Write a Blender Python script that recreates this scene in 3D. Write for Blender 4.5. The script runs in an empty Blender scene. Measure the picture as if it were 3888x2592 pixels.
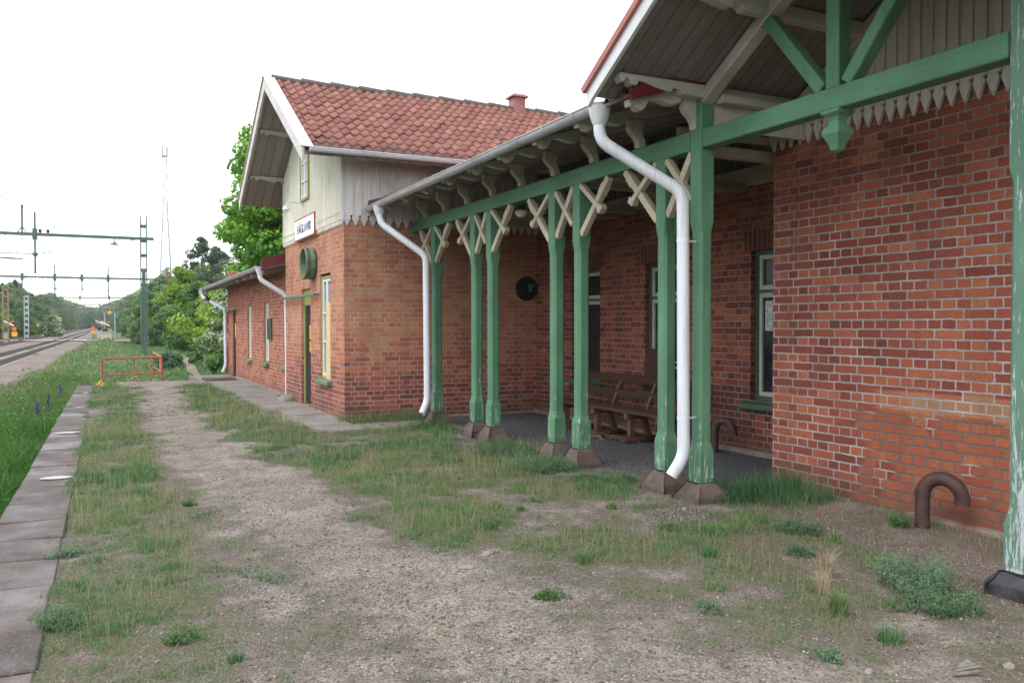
import bpy, bmesh, math, random
import numpy as np
from mathutils import Vector, Matrix
random.seed(7); rng = np.random.default_rng(11)
SC = bpy.context.scene; COL = SC.collection
R = math.radians

# ------------------------------------------------------------------ objects
def tag(o, label=None, cat=None, group=None, kind=None):
    if label: o['label'] = label
    if cat: o['category'] = cat
    if group: o['group'] = group
    if kind: o['kind'] = kind
    return o
def wloc(o):
    v = Vector((0, 0, 0))
    while o is not None:
        v = v + o.location; o = o.parent
    return v
def thing(name, label, cat, loc=(0, 0, 0), group=None):
    o = bpy.data.objects.new(name, None); COL.objects.link(o)
    o.location = loc; o.empty_display_size = .1
    return tag(o, label, cat, group)
def kids(o): return [c for c in COL.objects if c.parent == o]
def copy_tree(o, parent=None):
    c = o.copy(); COL.objects.link(c)
    if parent is not None: c.parent = parent
    for ch in kids(o): copy_tree(ch, c)
    return c

class MB:
    def __init__(s): s.v = []; s.f = []; s.sm = []
    def add(s, vs, fs, smooth=False):
        b = len(s.v); s.v += [tuple(v) for v in vs]
        s.f += [tuple(i + b for i in f) for f in fs]; s.sm += [smooth] * len(fs)
        return s
    def box(s, x0, x1, y0, y1, z0, z1):
        return s.add([(x0,y0,z0),(x1,y0,z0),(x1,y1,z0),(x0,y1,z0),(x0,y0,z1),(x1,y0,z1),(x1,y1,z1),(x0,y1,z1)],
              [(0,3,2,1),(4,5,6,7),(0,1,5,4),(1,2,6,5),(2,3,7,6),(3,0,4,7)])
    def bar(s, p, q, w, h, up=(0, 0, 1)):
        p = Vector(p); q = Vector(q); d = (q - p).normalized(); up = Vector(up)
        a = d.cross(up)
        if a.length < 1e-4: a = d.cross(Vector((1, 0, 0)))
        a.normalize(); b = a.cross(d).normalized(); a *= w / 2; b *= h / 2
        vs = [p-a-b, p+a-b, p+a+b, p-a+b, q-a-b, q+a-b, q+a+b, q-a+b]
        return s.add(vs, [(3,2,1,0),(4,5,6,7),(0,1,5,4),(1,2,6,5),(2,3,7,6),(3,0,4,7)])
    def prism(s, poly, axis, a, b):
        # poly in the two other axes (in xyz order), extruded along axis from a to b
        n = len(poly)
        ar = sum(poly[i][0]*poly[(i+1)%n][1]-poly[(i+1)%n][0]*poly[i][1] for i in range(n))
        if (ar > 0) == (axis == 1): poly = poly[::-1]
        def P(u, w, t):
            return (t,u,w) if axis == 0 else (u,t,w) if axis == 1 else (u,w,t)
        lo, hi = min(a,b), max(a,b)
        vs = [P(u,w,lo) for u,w in poly] + [P(u,w,hi) for u,w in poly]
        fs = [tuple(range(n))[::-1], tuple(range(n, 2*n))]
        fs += [(i,(i+1)%n,n+(i+1)%n,n+i) for i in range(n)]
        return s.add(vs, fs)
    def tube(s, pts, r, n=10, cap=True, smooth=True):
        pts = [Vector(p) for p in pts]; rs = r if isinstance(r, (list, tuple)) else [r]*len(pts)
        m = len(pts); t0 = (pts[1]-pts[0]).normalized()
        a = t0.cross(Vector((0,0,1)))
        if a.length < 1e-3: a = t0.cross(Vector((1,0,0)))
        a.normalize(); vs = []
        for i, p in enumerate(pts):
            t = (pts[min(i+1,m-1)] - pts[max(i-1,0)]).normalized()
            a = (a - t*a.dot(t)).normalized(); b = t.cross(a)
            for k in range(n):
                an = 2*math.pi*k/n; vs.append(p + (a*math.cos(an)+b*math.sin(an))*rs[i])
        fs = [(i*n+k, i*n+(k+1)%n, (i+1)*n+(k+1)%n, (i+1)*n+k) for i in range(m-1) for k in range(n)]
        s.add(vs, fs, smooth)
        if cap: s.add(vs[:n], [tuple(range(n))[::-1]]); s.add(vs[-n:], [tuple(range(n))])
        return s
    def lathe(s, prof, c, n=16, axis=2, smooth=True, rot=0):
        vs = []
        for r, h in prof:
            for k in range(n):
                an = 2*math.pi*k/n + rot; u, w = r*math.cos(an), r*math.sin(an)
                p = (u,w,h) if axis == 2 else (h,u,w) if axis == 0 else (w,h,u)
                vs.append((c[0]+p[0], c[1]+p[1], c[2]+p[2]))
        m = len(prof)
        fs = [(i*n+k, i*n+(k+1)%n, (i+1)*n+(k+1)%n, (i+1)*n+k) for i in range(m-1) for k in range(n)]
        s.add(vs, fs, smooth)
        s.add(vs[:n], [tuple(range(n))[::-1]]); s.add(vs[-n:], [tuple(range(n))])
        return s
    def build(s, name, mat, parent=None, loc=None, bevel=0, label=None, cat=None, group=None, kind=None):
        off = wloc(parent) if parent is not None else Vector(loc or (0,0,0))
        me = bpy.data.meshes.new(name)
        me.from_pydata([(v[0]-off.x, v[1]-off.y, v[2]-off.z) for v in s.v], [], s.f)
        me.polygons.foreach_set('use_smooth', s.sm); me.materials.append(mat); me.update()
        o = bpy.data.objects.new(name, me); COL.objects.link(o)
        if parent is not None: o.parent = parent
        else: o.location = off
        if bevel:
            b = o.modifiers.new('Bevel', 'BEVEL'); b.width = bevel; b.segments = 2; b.limit_method = 'ANGLE'
        return tag(o, label, cat, group, kind)

def np_mesh(name, verts, faces_n, loops, mat, attrs=None, parent=None, loc=(0,0,0), smooth=False):
    """verts Nx3, faces_n: verts per face array, loops: flat index array"""
    me = bpy.data.meshes.new(name)
    off = np.array(wloc(parent) if parent is not None else loc)
    v = (np.asarray(verts, dtype=np.float64) - off).astype(np.float32)
    me.vertices.add(len(v)); me.vertices.foreach_set('co', v.ravel())
    me.loops.add(len(loops)); me.loops.foreach_set('vertex_index', np.asarray(loops, dtype=np.int32))
    fn = np.asarray(faces_n, dtype=np.int32); st = np.zeros(len(fn), dtype=np.int32); st[1:] = np.cumsum(fn)[:-1]
    me.polygons.add(len(fn)); me.polygons.foreach_set('loop_start', st); me.polygons.foreach_set('loop_total', fn)
    if smooth: me.polygons.foreach_set('use_smooth', np.ones(len(fn), dtype=bool))
    for k, a in (attrs or {}).items():
        at = me.attributes.new(k, 'FLOAT', 'POINT'); at.data.foreach_set('value', np.asarray(a, dtype=np.float32))
    me.materials.append(mat); me.update(calc_edges=True)
    o = bpy.data.objects.new(name, me); COL.objects.link(o)
    if parent is not None: o.parent = parent
    else: o.location = tuple(off)
    return o

# ------------------------------------------------------------------ numpy noise
_T = rng.random((256, 256))
def vn(x, y):
    xi = np.floor(x).astype(int); yi = np.floor(y).astype(int); fx = x-xi; fy = y-yi
    fx = fx*fx*(3-2*fx); fy = fy*fy*(3-2*fy)
    g = lambda a, b: _T[a & 255, b & 255]
    return (g(xi,yi)*(1-fx)+g(xi+1,yi)*fx)*(1-fy) + (g(xi,yi+1)*(1-fx)+g(xi+1,yi+1)*fx)*fy
def fbm(x, y, o=4):
    s = 0; a = .5; t = 0
    for i in range(o):
        s = s + a*vn(x*2**i+17.3*i, y*2**i+5.1*i); t += a; a *= .5
    return s/t
def sst(a, b, x): 
    t = np.clip((x-a)/(b-a), 0, 1); return t*t*(3-2*t)

# ------------------------------------------------------------------ materials
class NT:
    def __init__(s, name):
        s.m = bpy.data.materials.new(name); s.m.use_nodes = True; s.t = s.m.node_tree; s.n = s.t.nodes; s.n.clear()
        s.out = s.n.new('ShaderNodeOutputMaterial'); s.b = s.n.new('ShaderNodeBsdfPrincipled')
        s.l(s.b.outputs[0], s.out.inputs[0])
    def l(s, a, b): s.t.links.new(a, b)
    def put(s, sock, v):
        if isinstance(v, bpy.types.NodeSocket): s.l(v, sock)
        else:
            if isinstance(v, (tuple, list)) and len(v) == 3 and sock.type == 'RGBA': v = (*v, 1)
            sock.default_value = v
    def set(s, **k):
        for a, v in k.items(): s.put(s.b.inputs[{'col':'Base Color','rough':'Roughness','spec':'Specular IOR Level','metal':'Metallic','normal':'Normal','alpha':'Alpha'}[a]], v)
        return s
    def math(s, op, a, b=0, c=None, clamp=False):
        n = s.n.new('ShaderNodeMath'); n.operation = op; n.use_clamp = clamp
        s.put(n.inputs[0], a); s.put(n.inputs[1], b)
        if c is not None: s.put(n.inputs[2], c)
        return n.outputs[0]
    def mix(s, f, a, b, mode='MIX'):
        n = s.n.new('ShaderNodeMix'); n.data_type = 'RGBA'; n.blend_type = mode
        s.put(n.inputs[0], f); s.put(n.inputs[6], a); s.put(n.inputs[7], b); return n.outputs[2]
    def pos(s): return s.n.new('ShaderNodeNewGeometry').outputs['Position']
    def obj(s): return s.n.new('ShaderNodeTexCoord').outputs['Object']
    def nrm(s): return s.n.new('ShaderNodeNewGeometry').outputs['True Normal']
    def sep(s, v):
        n = s.n.new('ShaderNodeSeparateXYZ'); s.put(n.inputs[0], v); return n.outputs
    def comb(s, x, y, z):
        n = s.n.new('ShaderNodeCombineXYZ')
        for i, v in enumerate((x, y, z)): s.put(n.inputs[i], v)
        return n.outputs[0]
    def vm(s, op, a, b):
        n = s.n.new('ShaderNodeVectorMath'); n.operation = op; s.put(n.inputs[0], a); s.put(n.inputs[1], b); return n.outputs[0]
    def noise(s, v, scale, detail=3, rough=.55, col=False):
        n = s.n.new('ShaderNodeTexNoise'); s.put(n.inputs['Vector'], v); n.inputs['Scale'].default_value = scale
        n.inputs['Detail'].default_value = detail; n.inputs['Roughness'].default_value = rough
        return n.outputs['Color' if col else 'Fac']
    def voro(s, v, scale, out='Distance', feat='F1'):
        n = s.n.new('ShaderNodeTexVoronoi'); s.put(n.inputs['Vector'], v); n.inputs['Scale'].default_value = scale; n.feature = feat
        return n.outputs[out]
    def white(s, v):
        n = s.n.new('ShaderNodeTexWhiteNoise'); s.put(n.inputs['Vector'], v); return n.outputs['Value']
    def ramp(s, f, stops, interp='LINEAR'):
        n = s.n.new('ShaderNodeValToRGB'); s.put(n.inputs[0], f); cr = n.color_ramp; cr.interpolation = interp
        while len(cr.elements) < len(stops): cr.elements.new(.5)
        for e, (p, c) in zip(cr.elements, stops):
            e.position = p; e.color = (*c, 1) if isinstance(c, (tuple, list)) else (c, c, c, 1)
        return n.outputs[0]
    def mr(s, v, a, b, c=0, d=1):
        n = s.n.new('ShaderNodeMapRange'); n.clamp = True
        for i, q in enumerate((v, a, b, c, d)): s.put(n.inputs[i], q)
        return n.outputs[0]
    def bump(s, h, strength=.5, dist=.01):
        n = s.n.new('ShaderNodeBump'); s.put(n.inputs['Height'], h); n.inputs['Strength'].default_value = strength
        n.inputs['Distance'].default_value = dist; s.l(n.outputs[0], s.b.inputs['Normal']); return s
    def attr(s, name):
        n = s.n.new('ShaderNodeAttribute'); n.attribute_name = name; return n.outputs['Fac']
    def rnd(s): return s.n.new('ShaderNodeObjectInfo').outputs['Random']

def dull(name, col, rough=.7, var=.25, scale=6, bump=.15, metal=0, dirt=None, dirt_amt=.4, bscale=40):
    t = NT(name); p = t.pos(); n = t.noise(p, scale, 5)
    k = t.mr(n, .3, .7, 1-var, 1+var)
    c = t.mix(1, (*col, 1), t.comb(k, k, k), 'MULTIPLY')
    if dirt: c = t.mix(t.math('MULTIPLY', t.mr(t.noise(p, scale*.6, 6, .65), .5, .68), dirt_amt), c, (*dirt, 1))
    t.set(col=c, rough=rough, metal=metal); t.bump(t.noise(p, bscale, 4), bump, .01); return t.m

def brick(name, region):
    t = NT(name); P = t.pos(); s = t.sep(P); nn = t.sep(t.nrm())
    ax = t.math('GREATER_THAN', t.math('ABSOLUTE', nn[0]), .5)
    u = t.math('ADD', t.math('MULTIPLY', s[1], ax), t.math('MULTIPLY', s[0], t.math('SUBTRACT', 1, ax)))
    wob = t.sep(t.noise(P, 9, 2, .5, True)); wob2 = t.sep(t.noise(P, 55, 2, .5, True))
    u = t.math('ADD', u, t.math('ADD', t.math('MULTIPLY_ADD', wob[0], .018, -.009), t.math('MULTIPLY_ADD', wob2[0], .012, -.006)))
    w = t.math('ADD', s[2], t.math('ADD', t.math('MULTIPLY_ADD', wob[1], .012, -.006), t.math('MULTIPLY_ADD', wob2[1], .011, -.0055)))
    if region == 'soldier': v = t.comb(w, t.math('ADD', u, 20), 0)
    else: v = t.comb(t.math('ADD', u, 20), t.math('ADD', w, 20.012), 0)
    b = t.n.new('ShaderNodeTexBrick'); t.l(v, b.inputs['Vector'])
    b.offset = .5; b.offset_frequency = 2; b.squash = .5; b.squash_frequency = 2
    I = b.inputs; I['Color1'].default_value = (0,0,0,1); I['Color2'].default_value = (1,1,1,1); I['Mortar'].default_value = (.5,.5,.5,1)
    I['Scale'].default_value = 1; I['Mortar Size'].default_value = .0082 if region == 'near' else .0066
    I['Mortar Smooth'].default_value = .35; I['Bias'].default_value = 0
    I['Brick Width'].default_value = .2436; I['Row Height'].default_value = .0767
    if region == 'soldier': I['Brick Width'].default_value = .26; b.squash = 1; b.offset = 0
    tint = t.sep(b.outputs['Color'])[0]; mort = b.outputs['Fac']
    big = t.noise(P, 1.1, 3)
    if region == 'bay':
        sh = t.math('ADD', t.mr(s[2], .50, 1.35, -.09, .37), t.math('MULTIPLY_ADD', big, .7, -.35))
    elif region == 'near':
        sh = t.math('ADD', t.math('MULTIPLY_ADD', big, .5, -.10), t.mr(s[2], 2.1, 2.7, 0, -.05))
        rowm = t.math('MULTIPLY', t.math('MULTIPLY', t.mr(s[2], .80, .82), t.mr(s[2], .98, .96)), t.mr(s[1], 4.95, 4.85))
        sh = t.math('ADD', sh, t.math('MULTIPLY', rowm, .5))
    elif region == 'annex': sh = t.math('MULTIPLY_ADD', big, .4, .04)
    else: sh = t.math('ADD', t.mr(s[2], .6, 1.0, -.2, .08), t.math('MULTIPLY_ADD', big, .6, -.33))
    tt = t.math('ADD', t.math('MULTIPLY', tint, {'near': .50, 'bay': .60, 'annex': .55, 'under': .62, 'soldier': .35}[region]), sh, None, True)
    ST = [(0, (.105,.030,.026)), (.16, (.17,.042,.030)), (.34, (.255,.062,.040)), (.52, (.33,.088,.050)), (.70, (.39,.135,.066)), (.88, (.385,.185,.095)), (1, (.33,.19,.11))]
    c = t.ramp(tt, ST)
    mc = (.40,.37,.355) if region in ('near',) else (.43,.375,.33)
    mcol = t.ramp(t.noise(P, 3.5, 4), [(.3, tuple(x*.62 for x in mc)), (.55, mc), (.75, tuple(min(1, x*1.3) for x in mc))])
    if region == 'near':
        # lower repair: newer plain bricks laid in dark cement mortar
        e = t.math('ADD', s[1], t.math('MULTIPLY_ADD', t.noise(P, 2.2, 3), .7, -.35))
        rep = t.math('MULTIPLY', t.mr(e, 5.05, 5.0), t.mr(t.math('ADD', s[2], t.math('MULTIPLY_ADD', t.noise(P, 3, 2), .3, -.15)), .80, .77))
        rep = t.math('MULTIPLY', rep, t.mr(t.noise(P, 2.6, 2), .36, .42))
        c = t.mix(t.math('MULTIPLY', rep, .75), c, t.mix(t.white(t.comb(tint, 3, 7)), (.30,.075,.04,1), (.38,.115,.052,1)))
        mcol = t.mix(rep, mcol, (.15,.135,.13,1))
        top = t.mr(s[2], 2.25, 2.75)
        mcol = t.mix(t.math('MULTIPLY', top, .55), mcol, (.16,.125,.095,1))
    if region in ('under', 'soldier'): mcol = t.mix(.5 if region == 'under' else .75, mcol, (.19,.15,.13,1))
    f = t.noise(P, 70, 4, .7); k = t.mr(f, .25, .75, .72, 1.28)
    c = t.mix(1, c, t.comb(k, k, k), 'MULTIPLY')
    st = t.mr(t.noise(P, 14, 4, .7), .45, .75); c = t.mix(t.math('MULTIPLY', st, .35), c, (.10,.045,.035,1))
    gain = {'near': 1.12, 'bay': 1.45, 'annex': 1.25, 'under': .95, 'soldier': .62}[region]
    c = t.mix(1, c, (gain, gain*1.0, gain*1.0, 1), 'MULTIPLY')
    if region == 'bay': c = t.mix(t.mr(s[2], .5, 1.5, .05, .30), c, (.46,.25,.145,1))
    c = t.mix(.10, c, (.26,.14,.10,1)); col = t.mix(mort, c, mcol)
    if region in ('bay', 'under', 'annex'):
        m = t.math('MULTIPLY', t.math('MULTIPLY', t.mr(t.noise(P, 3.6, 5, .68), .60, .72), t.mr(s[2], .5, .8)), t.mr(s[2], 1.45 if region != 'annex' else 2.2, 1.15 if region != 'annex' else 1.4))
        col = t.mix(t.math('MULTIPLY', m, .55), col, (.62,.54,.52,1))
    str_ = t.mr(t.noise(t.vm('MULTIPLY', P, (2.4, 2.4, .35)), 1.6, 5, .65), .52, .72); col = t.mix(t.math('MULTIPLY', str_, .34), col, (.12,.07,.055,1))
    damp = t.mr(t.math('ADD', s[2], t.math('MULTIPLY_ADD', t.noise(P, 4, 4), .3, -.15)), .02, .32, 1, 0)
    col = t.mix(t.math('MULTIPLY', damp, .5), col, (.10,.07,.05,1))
    t.set(col=col, rough=.93, spec=.25)
    h = t.math('ADD', t.math('MULTIPLY', mort, -1), t.math('MULTIPLY', f, .35)); t.bump(h, .75, .009)
    return t.m

def paint(name, col, wood=(.30,.28,.26), peel=.5, axis=2, rough=.6, low=False, dark=(.06,.07,.05), fine=1):
    """old oil paint on timber: drifting tone, flaking along the grain"""
    t = NT(name); P = t.obj() if False else t.pos(); s = t.sep(P)
    sc = [14*fine]*3; sc[axis] = 1.6*fine
    g = t.vm('MULTIPLY', P, tuple(sc)); n1 = t.noise(P, 2.2, 4); gr = t.noise(g, 2.4, 5, .65)
    k = t.mr(n1, .3, .7, .85, 1.14); c = t.mix(1, (*col, 1), t.comb(k, k, k), 'MULTIPLY')
    c = t.mix(t.math('MULTIPLY', t.mr(t.noise(g, 5, 4), .5, .75), .3), c, tuple(x*.62 for x in col) + (1,))
    th = peel
    if low: th = t.math('ADD', peel, t.mr(s[2], .15, 1.3, -.12, .035))
    pm = t.math('MULTIPLY', t.math('GREATER_THAN', gr, th), t.math('GREATER_THAN', t.noise(t.vm('MULTIPLY', P, tuple(q*.35 for q in sc)), 1.6, 4, .7), .46))
    c = t.mix(pm, c, t.mix(t.noise(g, 8, 3), (*wood, 1), tuple(min(1, x*1.9) for x in wood) + (1,)))
    dk = t.math('GREATER_THAN', t.noise(t.vm('MULTIPLY', P, tuple(q*.8 for q in sc)), 4.5, 2), .74)
    c = t.mix(t.math('MULTIPLY', dk, .8), c, (*dark, 1))
    gm = t.mr(t.noise(t.vm('MULTIPLY', P, tuple(3.0 if i != axis else .5 for i in range(3))), 2.0, 6, .7), .48, .74); c = t.mix(t.math('MULTIPLY', gm, .42), c, tuple(x*.42 for x in col) + (1,))
    ck = t.math('GREATER_THAN', t.noise(t.vm('MULTIPLY', P, tuple(26 if i != axis else .9 for i in range(3))), 1.7, 3, .6), .69); c = t.mix(t.math('MULTIPLY', ck, .6), c, tuple(x*.28 for x in col) + (1,))
    t.set(col=c, rough=rough, spec=.3)
    t.bump(t.math('SUBTRACT', t.math('MULTIPLY', gr, .6), t.math('ADD', t.math('MULTIPLY', pm, .35), t.math('MULTIPLY', ck, .5))), .6, .008); return t.m

def planks(name, col, pitch, axis, grain, var=.2, seam=.05, rough=.85, stain=None, bump=.6):
    """boards with seams every pitch across axis, grain along grain axis"""
    t = NT(name); P = t.pos(); s = t.sep(P); q = t.math('DIVIDE', t.math('ADD', s[axis], 20), pitch)
    fr = t.math('FRACT', q); b = t.math('FLOOR', q)
    sm = t.math('MAXIMUM', t.math('LESS_THAN', fr, seam), t.math('GREATER_THAN', fr, 1-seam))
    sc = [12, 12, 12]; sc[grain] = 1
    g = t.noise(t.vm('ADD', t.vm('MULTIPLY', P, tuple(sc)), t.comb(b, b, b)), 2, 5, .65)
    k = t.math('ADD', t.mr(t.white(t.comb(b, 1, 2)), 0, 1, 1-var, 1+var), t.math('MULTIPLY_ADD', g, .6, -.3))
    c = t.mix(1, (*col, 1), t.comb(k, k, k), 'MULTIPLY')
    if stain: c = t.mix(t.math('MULTIPLY', t.mr(t.noise(P, 2.5, 5, .65), .48, .7), .6), c, (*stain, 1))
    c = t.mix(t.math('MULTIPLY', sm, .8), c, tuple(x*.25 for x in col) + (1,))
    t.set(col=c, rough=rough, spec=.25); t.bump(t.math('SUBTRACT', t.math('MULTIPLY', g, .3), sm), bump, .008); return t.m

def leafmat(name, a, b, trans=.35, rough=.55, darker=None):
    t = NT(name); f = t.attr('tint'); r = t.rnd()
    c = t.mix(f, (*a, 1), (*b, 1))
    k = t.math('MULTIPLY_ADD', r, .4, .8); c = t.mix(1, c, t.comb(k, t.math('MULTIPLY_ADD', r, .25, .87), k), 'MULTIPLY')
    t.set(col=c, rough=rough, spec=.25)
    tr = t.n.new('ShaderNodeBsdfTranslucent'); t.put(tr.inputs[0], t.mix(1, c, (1.2, 1.25, .6, 1), 'MULTIPLY'))
    mx = t.n.new('ShaderNodeMixShader'); mx.inputs[0].default_value = trans
    t.l(t.b.outputs[0], mx.inputs[1]); t.l(tr.outputs[0], mx.inputs[2]); t.l(mx.outputs[0], t.out.inputs[0]); return t.m
def flat(name, col, rough=.6, metal=0, emit=0):
    t = NT(name); t.set(col=(*col, 1), rough=rough, metal=metal)
    if emit: t.b.inputs['Emission Color'].default_value = (*col, 1); t.b.inputs['Emission Strength'].default_value = emit
    return t.m

M = {}
for r_ in ('near', 'bay', 'annex', 'under', 'soldier'): M['brick_' + r_] = brick('brick_' + r_, r_)
GRN = (.096, .225, .134)
M['green'] = paint('green_paint', GRN, peel=.665, axis=2, low=True, wood=(.27,.30,.28), fine=1.5)
M['green_bare'] = paint('green_paint_flaking', (.11,.22,.155), peel=.555, axis=2, low=True, wood=(.30,.32,.33), fine=1.8)
M['green_y'] = paint('green_paint_beam', (.086,.212,.124), peel=.70, axis=1, wood=(.26,.29,.27))
M['green_old'] = dull('green_weathered', (.10,.17,.10), .7, .3, 9, .2, dirt=(.22,.20,.17), dirt_amt=.7)
M['fixture'] = flat('dark_fixture', (.012,.018,.016), .8)
M['green_dark'] = dull('green_shutter', (.045,.10,.07), .6, .2, 9, .1)
M['olive'] = paint('yellow_green_paint', (.30,.32,.10), peel=.68, axis=2)
M['cream'] = paint('cream_paint', (.50,.44,.33), peel=.66, axis=2, wood=(.25,.20,.15))
M['cream_z'] = paint('cream_timber', (.36,.33,.27), peel=.68, axis=0, wood=(.22,.19,.16))
M['cream_win'] = dull('cream_sash', (.46,.45,.39), .5, .12, 8, .1)
M['cream_board'] = dull('cream_board', (.62,.48,.27), .6, .06, 4, .05)
M['white_win'] = dull('white_sash', (.68,.70,.70), .5, .1, 8, .1)
M['rafter'] = paint('rafter_paint', (.46,.44,.405), peel=.68, axis=0, wood=(.2,.17,.14))
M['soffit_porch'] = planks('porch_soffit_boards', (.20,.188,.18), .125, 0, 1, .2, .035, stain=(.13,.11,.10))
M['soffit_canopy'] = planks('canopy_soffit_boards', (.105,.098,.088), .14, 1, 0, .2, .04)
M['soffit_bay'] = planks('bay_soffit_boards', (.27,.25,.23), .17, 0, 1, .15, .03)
M['board_side'] = planks('weatherboard_grey', (.68,.655,.635), .138, 0, 2, .06, .0, stain=(.46,.41,.385), bump=.2)
M['board_gable'] = planks('weatherboard_cream', (.80,.785,.70), .0795, 1, 2, .10, .04, stain=(.60,.62,.46))
M['board_porch'] = planks('weatherboard_porch', (.53,.50,.465), .109, 1, 2, .08, .0, bump=.2)
M['white_metal'] = dull('white_gutter_metal', (.66,.69,.74), .35, .05, 3, .03, dirt=(.35,.36,.36), dirt_amt=.35)
def pipemat():
    t = NT('white_pipe_enamel'); P = t.pos(); s = t.noise(t.vm('MULTIPLY', P, (22, 22, 1.1)), 1.6, 5, .65); b = t.noise(P, 7, 5, .7)
    c = t.mix(t.math('MULTIPLY', t.mr(s, .5, .74), .55), (.64,.67,.72,1), (.30,.30,.29,1)); c = t.mix(t.math('MULTIPLY', t.mr(b, .62, .72), .5), c, (.24,.20,.17,1))
    t.set(col=c, rough=t.mr(b, .3, .7, .28, .55)); t.bump(t.noise(P, 5, 3), .15, .02); return t.m
M['white_pipe'] = pipemat()
M['grey_metal'] = dull('grey_gutter_metal', (.46,.48,.51), .4, .08, 3, .03, dirt=(.22,.22,.23), dirt_amt=.4)
M['barge_white'] = paint('barge_white', (.60,.585,.57), peel=.6, axis=1, wood=(.34,.36,.25))
M['barge_plain'] = dull('barge_plain', (.62,.63,.65), .5, .08, 4, .05)
M['barge_pink'] = dull('barge_sheet', (.62,.50,.46), .5, .06, 3, .05)
M['red_metal'] = dull('oxblood_sheet', (.125,.014,.020), .4, .12, 4, .05)
M['red_cap'] = dull('red_sheet_cap', (.36,.12,.095), .5, .12, 5, .05)
M['chimney'] = dull('chimney_sheet', (.29,.115,.10), .5, .1, 5, .05)
def glass(name, tint):
    t = NT(name); p = t.pos(); n = t.noise(p, 3, 3)
    t.set(col=t.mix(n, (*tint, 1), tuple(x*1.8 for x in tint) + (1,)), rough=t.mr(n, .3, .7, .04, .22), spec=.55)
    t.bump(t.noise(p, 4, 2), .05, .02); return t.m
M['glass'] = glass('old_window_glass', (.012,.014,.018))
M['glass_grey'] = glass('milky_window_glass', (.10,.115,.13))
def frosted():
    t = NT('patterned_curtain'); v = t.voro(t.pos(), 70, 'Color'); k = t.sep(v)[0]
    t.set(col=t.ramp(k, [(0, (.22,.27,.26)), (.5, (.45,.50,.48)), (1, (.75,.78,.75))]), rough=.7); return t.m
M['curtain'] = frosted()
M['door'] = planks('dark_brown_door', (.030,.022,.018), .09, 1, 2, .15, .04)
M['bench'] = planks('bench_brown', (.065,.038,.026), .5, 2, 1, .2, .0)
M['bench_leg'] = dull('bench_leg_wood', (.12,.058,.028), .7, .2, 8, .2)
M['bench_foot'] = dull('bench_foot_rust', (.075,.028,.018), .8, .25, 8, .2)
M['stone_ped'] = dull('pedestal_sandstone', (.108,.080,.068), .9, .3, 8, .5, dirt=(.075,.065,.058), dirt_amt=.8)
M['stone_black'] = dull('pedestal_tarred', (.033,.031,.036), .6, .35, 10, .4, dirt=(.30,.30,.30), dirt_amt=.12)
M['plinth'] = dull('plinth_stone', (.23,.19,.165), .9, .35, 6, .7, dirt=(.17,.08,.055), dirt_amt=.8)
M['rust'] = dull('rusty_iron', (.052,.026,.024), .65, .35, 10, .35, dirt=(.10,.035,.028), dirt_amt=.5)
M['rust_rail'] = dull('red_lead_paint', (.34,.095,.055), .6, .2, 10, .1)
M['black_iron'] = flat('black_iron', (.02,.02,.022), .5)
M['globe'] = flat('white_globe_glass', (.82,.82,.80), .25)
M['globe_dirty'] = flat('rusty_globe_base', (.20,.15,.10), .6)
M['sign_white'] = dull('sign_enamel', (.80,.83,.88), .25, .03, 3, .01)
M['sign_red'] = flat('sign_red', (.38,.06,.045), .5)
M['sign_blue'] = flat('sign_blue', (.03,.035,.10), .35)
M['yellow'] = flat('yellow_notice', (.80,.50,.02), .5)
M['graffiti'] = flat('chalk_white', (.42,.47,.50), .8)
def slabmat():
    t = NT('platform_slab'); P = t.pos(); r = t.n.new('ShaderNodeNewGeometry').outputs['Random Per Island']
    c = t.ramp(r, [(0, (.072,.057,.053)), (.5, (.105,.084,.079)), (1, (.145,.118,.112))]); k = t.mr(t.noise(P, 5, 6, .7), .3, .7, .7, 1.22); c = t.mix(1, c, t.comb(k, k, k), 'MULTIPLY')
    c = t.mix(t.math('MULTIPLY', t.mr(t.noise(P, 2.4, 6, .7), .5, .66), .6), c, (.045,.038,.03,1)); c = t.mix(t.math('MULTIPLY', t.math('GREATER_THAN', t.noise(P, 60, 3), .60), .5), c, (.20,.17,.16,1))
    c = t.mix(t.math('MULTIPLY', t.math('GREATER_THAN', t.noise(P, 20, 3), .72), .7), c, (.34,.31,.30,1))
    t.set(col=c, rough=t.mr(t.noise(P, 1.5, 3), .35, .6, .45, .9)); t.bump(t.math('ADD', t.noise(P, 60, 4), t.noise(P, 9, 4)), .6, .012); return t.m
M['slab'] = slabmat() or dull('platform_slab', (.185,.158,.15), .85, .3, 5, .8, dirt=(.085,.07,.058), dirt_amt=.8, bscale=60)
M['concrete'] = dull('walkway_concrete', (.215,.20,.185), .85, .3, 2.5, .5, dirt=(.14,.125,.105), dirt_amt=.7, bscale=50)
M['mast'] = dull('mast_green', (.075,.135,.105), .6, .25, 4, .1, dirt=(.10,.06,.045), dirt_amt=.6)
M['mast_rust'] = dull('mast_rust', (.16,.085,.06), .7, .25, 4, .1)
M['mast_pale'] = dull('mast_galvanised', (.42,.46,.48), .5, .15, 4, .05)
M['mast_ochre'] = dull('mast_ochre', (.30,.20,.08), .6, .2, 4, .05)
M['tower'] = flat('tower_galvanised', (.36,.39,.45), .5)
M['rail'] = dull('rail_steel', (.050,.034,.028), .8, .2, 3, .1)
M['sleeper'] = dull('concrete_sleepers', (.36,.33,.30), .9, .25, 4, .3)
M['bark'] = dull('bark', (.085,.070,.055), .95, .35, 5, .6)
M['stone'] = dull('field_stone', (.25,.21,.19), .85, .2, 20, .4)
M['deadwood'] = dull('grey_driftwood', (.19,.17,.15), .9, .35, 20, .6)
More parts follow.
